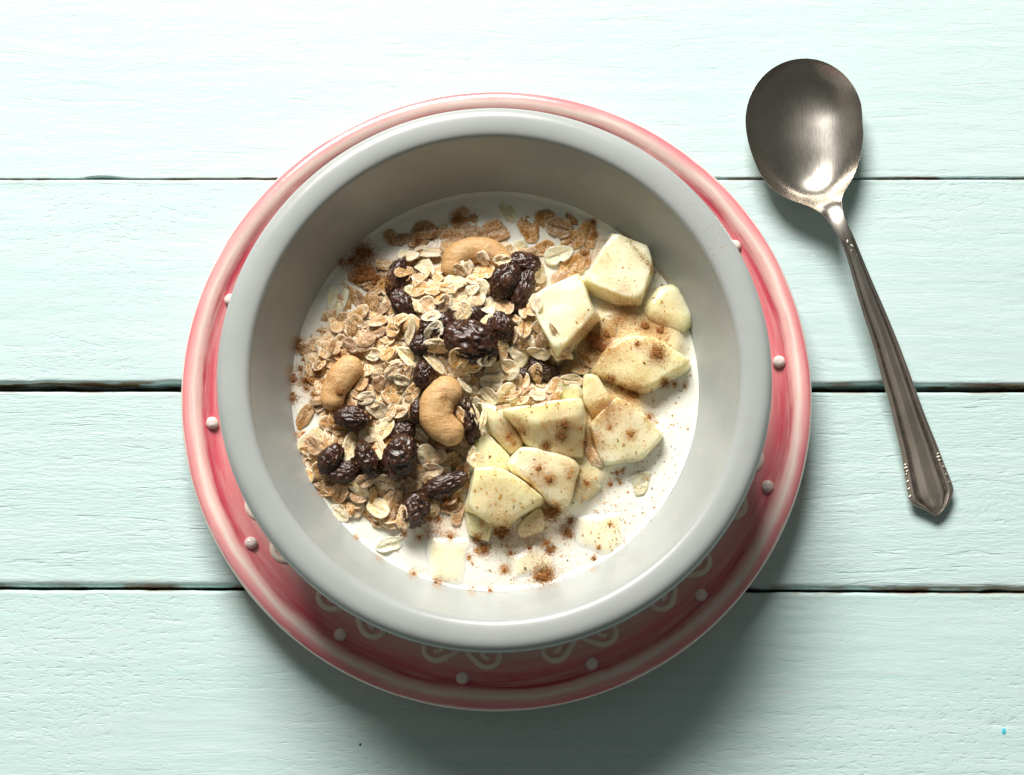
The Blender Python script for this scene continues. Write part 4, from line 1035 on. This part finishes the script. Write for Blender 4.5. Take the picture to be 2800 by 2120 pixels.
# raised ornament: beads and leaves on both borders near the tip, and below the neck
def ornament(px, py, z, rx, ry, rz, ang):
    bm = bmesh.new(); bmesh.ops.create_icosphere(bm, subdivisions=2, radius=1.0)
    for v in bm.verts: v.co = Vector((v.co.x*rx*U, v.co.y*ry*U, v.co.z*rz*U))
    me = bpy.data.meshes.new('ornament'); bm.to_mesh(me); bm.free(); me.polygons.foreach_set('use_smooth', [True]*len(me.polygons))
    p = pix(px, py, z); link('ornament', me, M['metal_dark'], spoon, (p[0]-sc0[0], p[1]-sc0[1], z), (0, 0, R(ang)))
dz = -zmin
for (x, y) in ((2478, 1280), (2567, 1250)):
    for k, rr in ((-9, .10), (0, .13), (9, .10)):
        ornament(x+k*.27, y+k, .50+dz, rr, .045 if k else .065, .06, 18)
for k in range(7):
    f = k/6
    ornament(2482+9*f+(4 if k % 2 else -3), 1296+62*f, .47-.06*f+dz, .04, .12, .035, -18+(28 if k % 2 else -28))
    ornament(2574+22*f+(4 if k % 2 else -3), 1268+62*f, .47-.06*f+dz, .04, .12, .035, 24+(28 if k % 2 else -28))
for k in range(6):
    f = k/5; ornament(2322+26*f+(4 if k % 2 else -4), 662+58*f, 1.585-.14*f+dz, .05, .10, .025, 18+(22 if k % 2 else -22))

# ------------------------------------------------------------------ cinnamon: grains dropped on what they lie on
bpy.context.view_layer.update(); dg = bpy.context.evaluated_depsgraph_get()
cp = Vector(cam_pos*U)
def hit(px, py):
    q = pix(px, py, 0); d = (Vector(q*U)-cp).normalized()
    ok, loc, nr, idx, ob, mt = scene.ray_cast(dg, cp, d)
    return (np.array(loc)/U, np.array(nr), ob.name) if ok else None
octv = np.array([(1, 0, 0), (-1, 0, 0), (0, 1, 0), (0, -1, 0), (0, 0, 1), (0, 0, -1)], float)
octf = [[0, 2, 4], [2, 1, 4], [1, 3, 4], [3, 0, 4], [2, 0, 5], [1, 2, 5], [3, 1, 5], [0, 3, 5]]
grains = {'cin': ([], []), 'cin_dark': ([], [])}
def grain(p, n, r, key, lift=.3):
    VV, FF = grains[key]; b = len(VV)*6
    M3 = rng.normal(size=(3, 3)); qm, _ = np.linalg.qr(M3)
    VV.append((octv*rng.uniform(.6, 1.25, (6, 1))*r) @ qm.T + p + n*r*lift); FF.extend([[i+b for i in f] for f in octf])
blobs = {'cin': ([], [], [0]), 'cin_dark': ([], [], [0])}
_b = bmesh.new(); bmesh.ops.create_icosphere(_b, subdivisions=2, radius=1.0); ICV = np.array([v.co[:] for v in _b.verts]); ICF = [[v.index for v in f.verts] for f in _b.faces]; _b.free()
def blob(p, n, r, key):
    VV, FF, cnt = blobs[key]; o = Vector(rng.uniform(0, 50, 3))
    k = np.array([1+.45*noise.noise(Vector(v)*1.6+o)+.22*noise.noise(Vector(v)*4+o) for v in ICV])
    VV.append(ICV*k[:, None]*r*np.array([1, 1, .55])+p+n*r*.1); FF.extend([[i+cnt[0] for i in f] for f in ICF]); cnt[0] += len(ICV)
def scatter(px, py, r, n, rlo, rhi, key, gauss=True, only=None):
    for _ in range(n):
        if gauss: a, b = rng.normal(0, r*.5, 2)
        else:
            t = rng.uniform(0, 6.283); q = r*math.sqrt(rng.uniform()); a, b = q*math.cos(t), q*math.sin(t)
        h = hit(px+a, py+b)
        if h is None or h[2].startswith(('plank', 'dish')): continue
        grain(h[0], h[1], rlo*(rhi/rlo)**(rng.uniform()**1.8), key)
for (px, py, r, w, dmp) in CL:
    if dmp and r >= 11: r *= 1.2
    if w >= .6:
        for _k in range(1+int(r/7)):
            a_, b_ = rng.normal(0, r*.30, 2) if _k else (0, 0); h = hit(px+a_, py+b_)
            if h and not h[2].startswith(('plank', 'dish', 'bowl')): blob(h[0], h[1], r/PXCM*rng.uniform(.24, .42)*(1 if not _k else .7), 'cin_dark')
    n = int((1.5 if dmp else 1.0)*w*r*r)+8
    scatter(px, py, r*.95, n, .008, .022, 'cin_dark' if dmp else 'cin')
    scatter(px, py, r*1.5, int(n*.6), .009, .026, 'cin')
    if w >= .9: scatter(px, py, r*.6, int(r*.5), .025, .045, 'cin_dark' if dmp else 'cin')
def dust(poly, n, rlo=.007, rhi=.028, key='cin'):
    xs = [p[0] for p in poly]; ys = [p[1] for p in poly]; k = 0
    while k < n:
        x = rng.uniform(min(xs), max(xs)); y = rng.uniform(min(ys), max(ys))
        c = False; j = len(poly)-1
        for i in range(len(poly)):
            if (poly[i][1] > y) != (poly[j][1] > y) and x < (poly[j][0]-poly[i][0])*(y-poly[i][1])/(poly[j][1]-poly[i][1]+1e-9)+poly[i][0]: c = not c
            j = i
        if not c: continue
        k += 1; h = hit(x, y)
        if h is None or h[2].startswith(('plank', 'dish')): continue
        grain(h[0], h[1], rlo*(rhi/rlo)**(rng.uniform()**2.4), key)
dust([(1600, 640), (1700, 620), (1830, 750), (1900, 900), (1880, 1100), (1820, 1250), (1720, 1450), (1640, 1560), (1400, 1600), (1250, 1560), (1260, 1380), (1290, 1180), (1400, 1100), (1600, 1000), (1560, 850)], 5000, .008, .026)
dust([(1620, 1250), (1860, 1050), (1890, 1200), (1760, 1480), (1620, 1560)], 420, 0.011, .042)
dust([(1000, 1480), (1300, 1440), (1560, 1560), (1480, 1620), (1250, 1620)], 330)
dust([(830, 900), (1000, 700), (1060, 780), (900, 960), (850, 1120), (800, 1100)], 500)
dust([(1220, 580), (1420, 560), (1640, 620), (1700, 700), (1600, 740), (1400, 640)], 300)
dust([(900, 880), (1100, 700), (1500, 750), (1400, 1100), (1250, 1350), (900, 1350), (850, 1100)], 700, .006, .018)
dust([(1760, 420), (1860, 500), (1990, 660), (1960, 720), (1880, 640), (1780, 540)], 150, .014, .034)      # on the lip, upper right
dust([(1840, 640), (1960, 700), (1990, 850), (1900, 760)], 80, .011, .026)
dust([(1250, 1640), (1700, 1600), (1800, 1620), (1560, 1730), (1280, 1720)], 150, .011, .028)     # on the lip, bottom
dust([(2010, 1120), (2070, 1150), (2060, 1260), (2020, 1260)], 14, .014, .03)
for q in SOFT: scatter(q[0], q[1], q[2], int(.30*q[3]*q[2]**2), .007, .018, 'cin')
for _ in range(420):      # coarser crumbs
    x = rng.uniform(1290, 1890); y = rng.uniform(620, 1620)
    if (x-1300)*.75+(y-640)*.55 < 330 or (x-1356)**2+(y-1075)**2 > 545**2: continue
    h = hit(x, y)
    if h and not h[2].startswith(('plank', 'dish', 'bowl')):
        r_ = rng.uniform(.022, .05); k_ = 'cin' if rng.uniform() < .75 else 'cin_dark'
        for _q in range(3): grain(h[0]+rng.normal(0, r_*.6, 3)*np.array([1, 1, .1]), h[1], r_*rng.uniform(.6, 1), k_)
for i in range(46):      # the line of powder along the far edge of the yoghurt
    a = i/45; px = 1706+a*126; py = 636+a*127+18*math.sin(a*3); scatter(px, py, 9, 13, .009, .024, 'cin_dark' if i % 3 else 'cin')
for i in range(60):
    a = i/59; px = 1270+a*260; py = 1622-30*abs(a-.25)*a; scatter(px, py, 6, 6, .009, .022, 'cin')
for key, nm, lb in (('cin', 'cinnamon_powder', 'orange brown cinnamon powder sprinkled over fruit and yoghurt'), ('cin_dark', 'damp_cinnamon', 'dark damp clumps of cinnamon on the yoghurt and fruit')):
    VV, FF = grains[key]
    n0_ = len(VV)*6; VV = VV+blobs[key][0]; FF = FF+[[i+n0_ for i in f] for f in blobs[key][1]]
    tag(link(nm, make_mesh(nm, np.vstack(VV), FF, False), M[key]), lb, 'cinnamon', None, 'stuff')
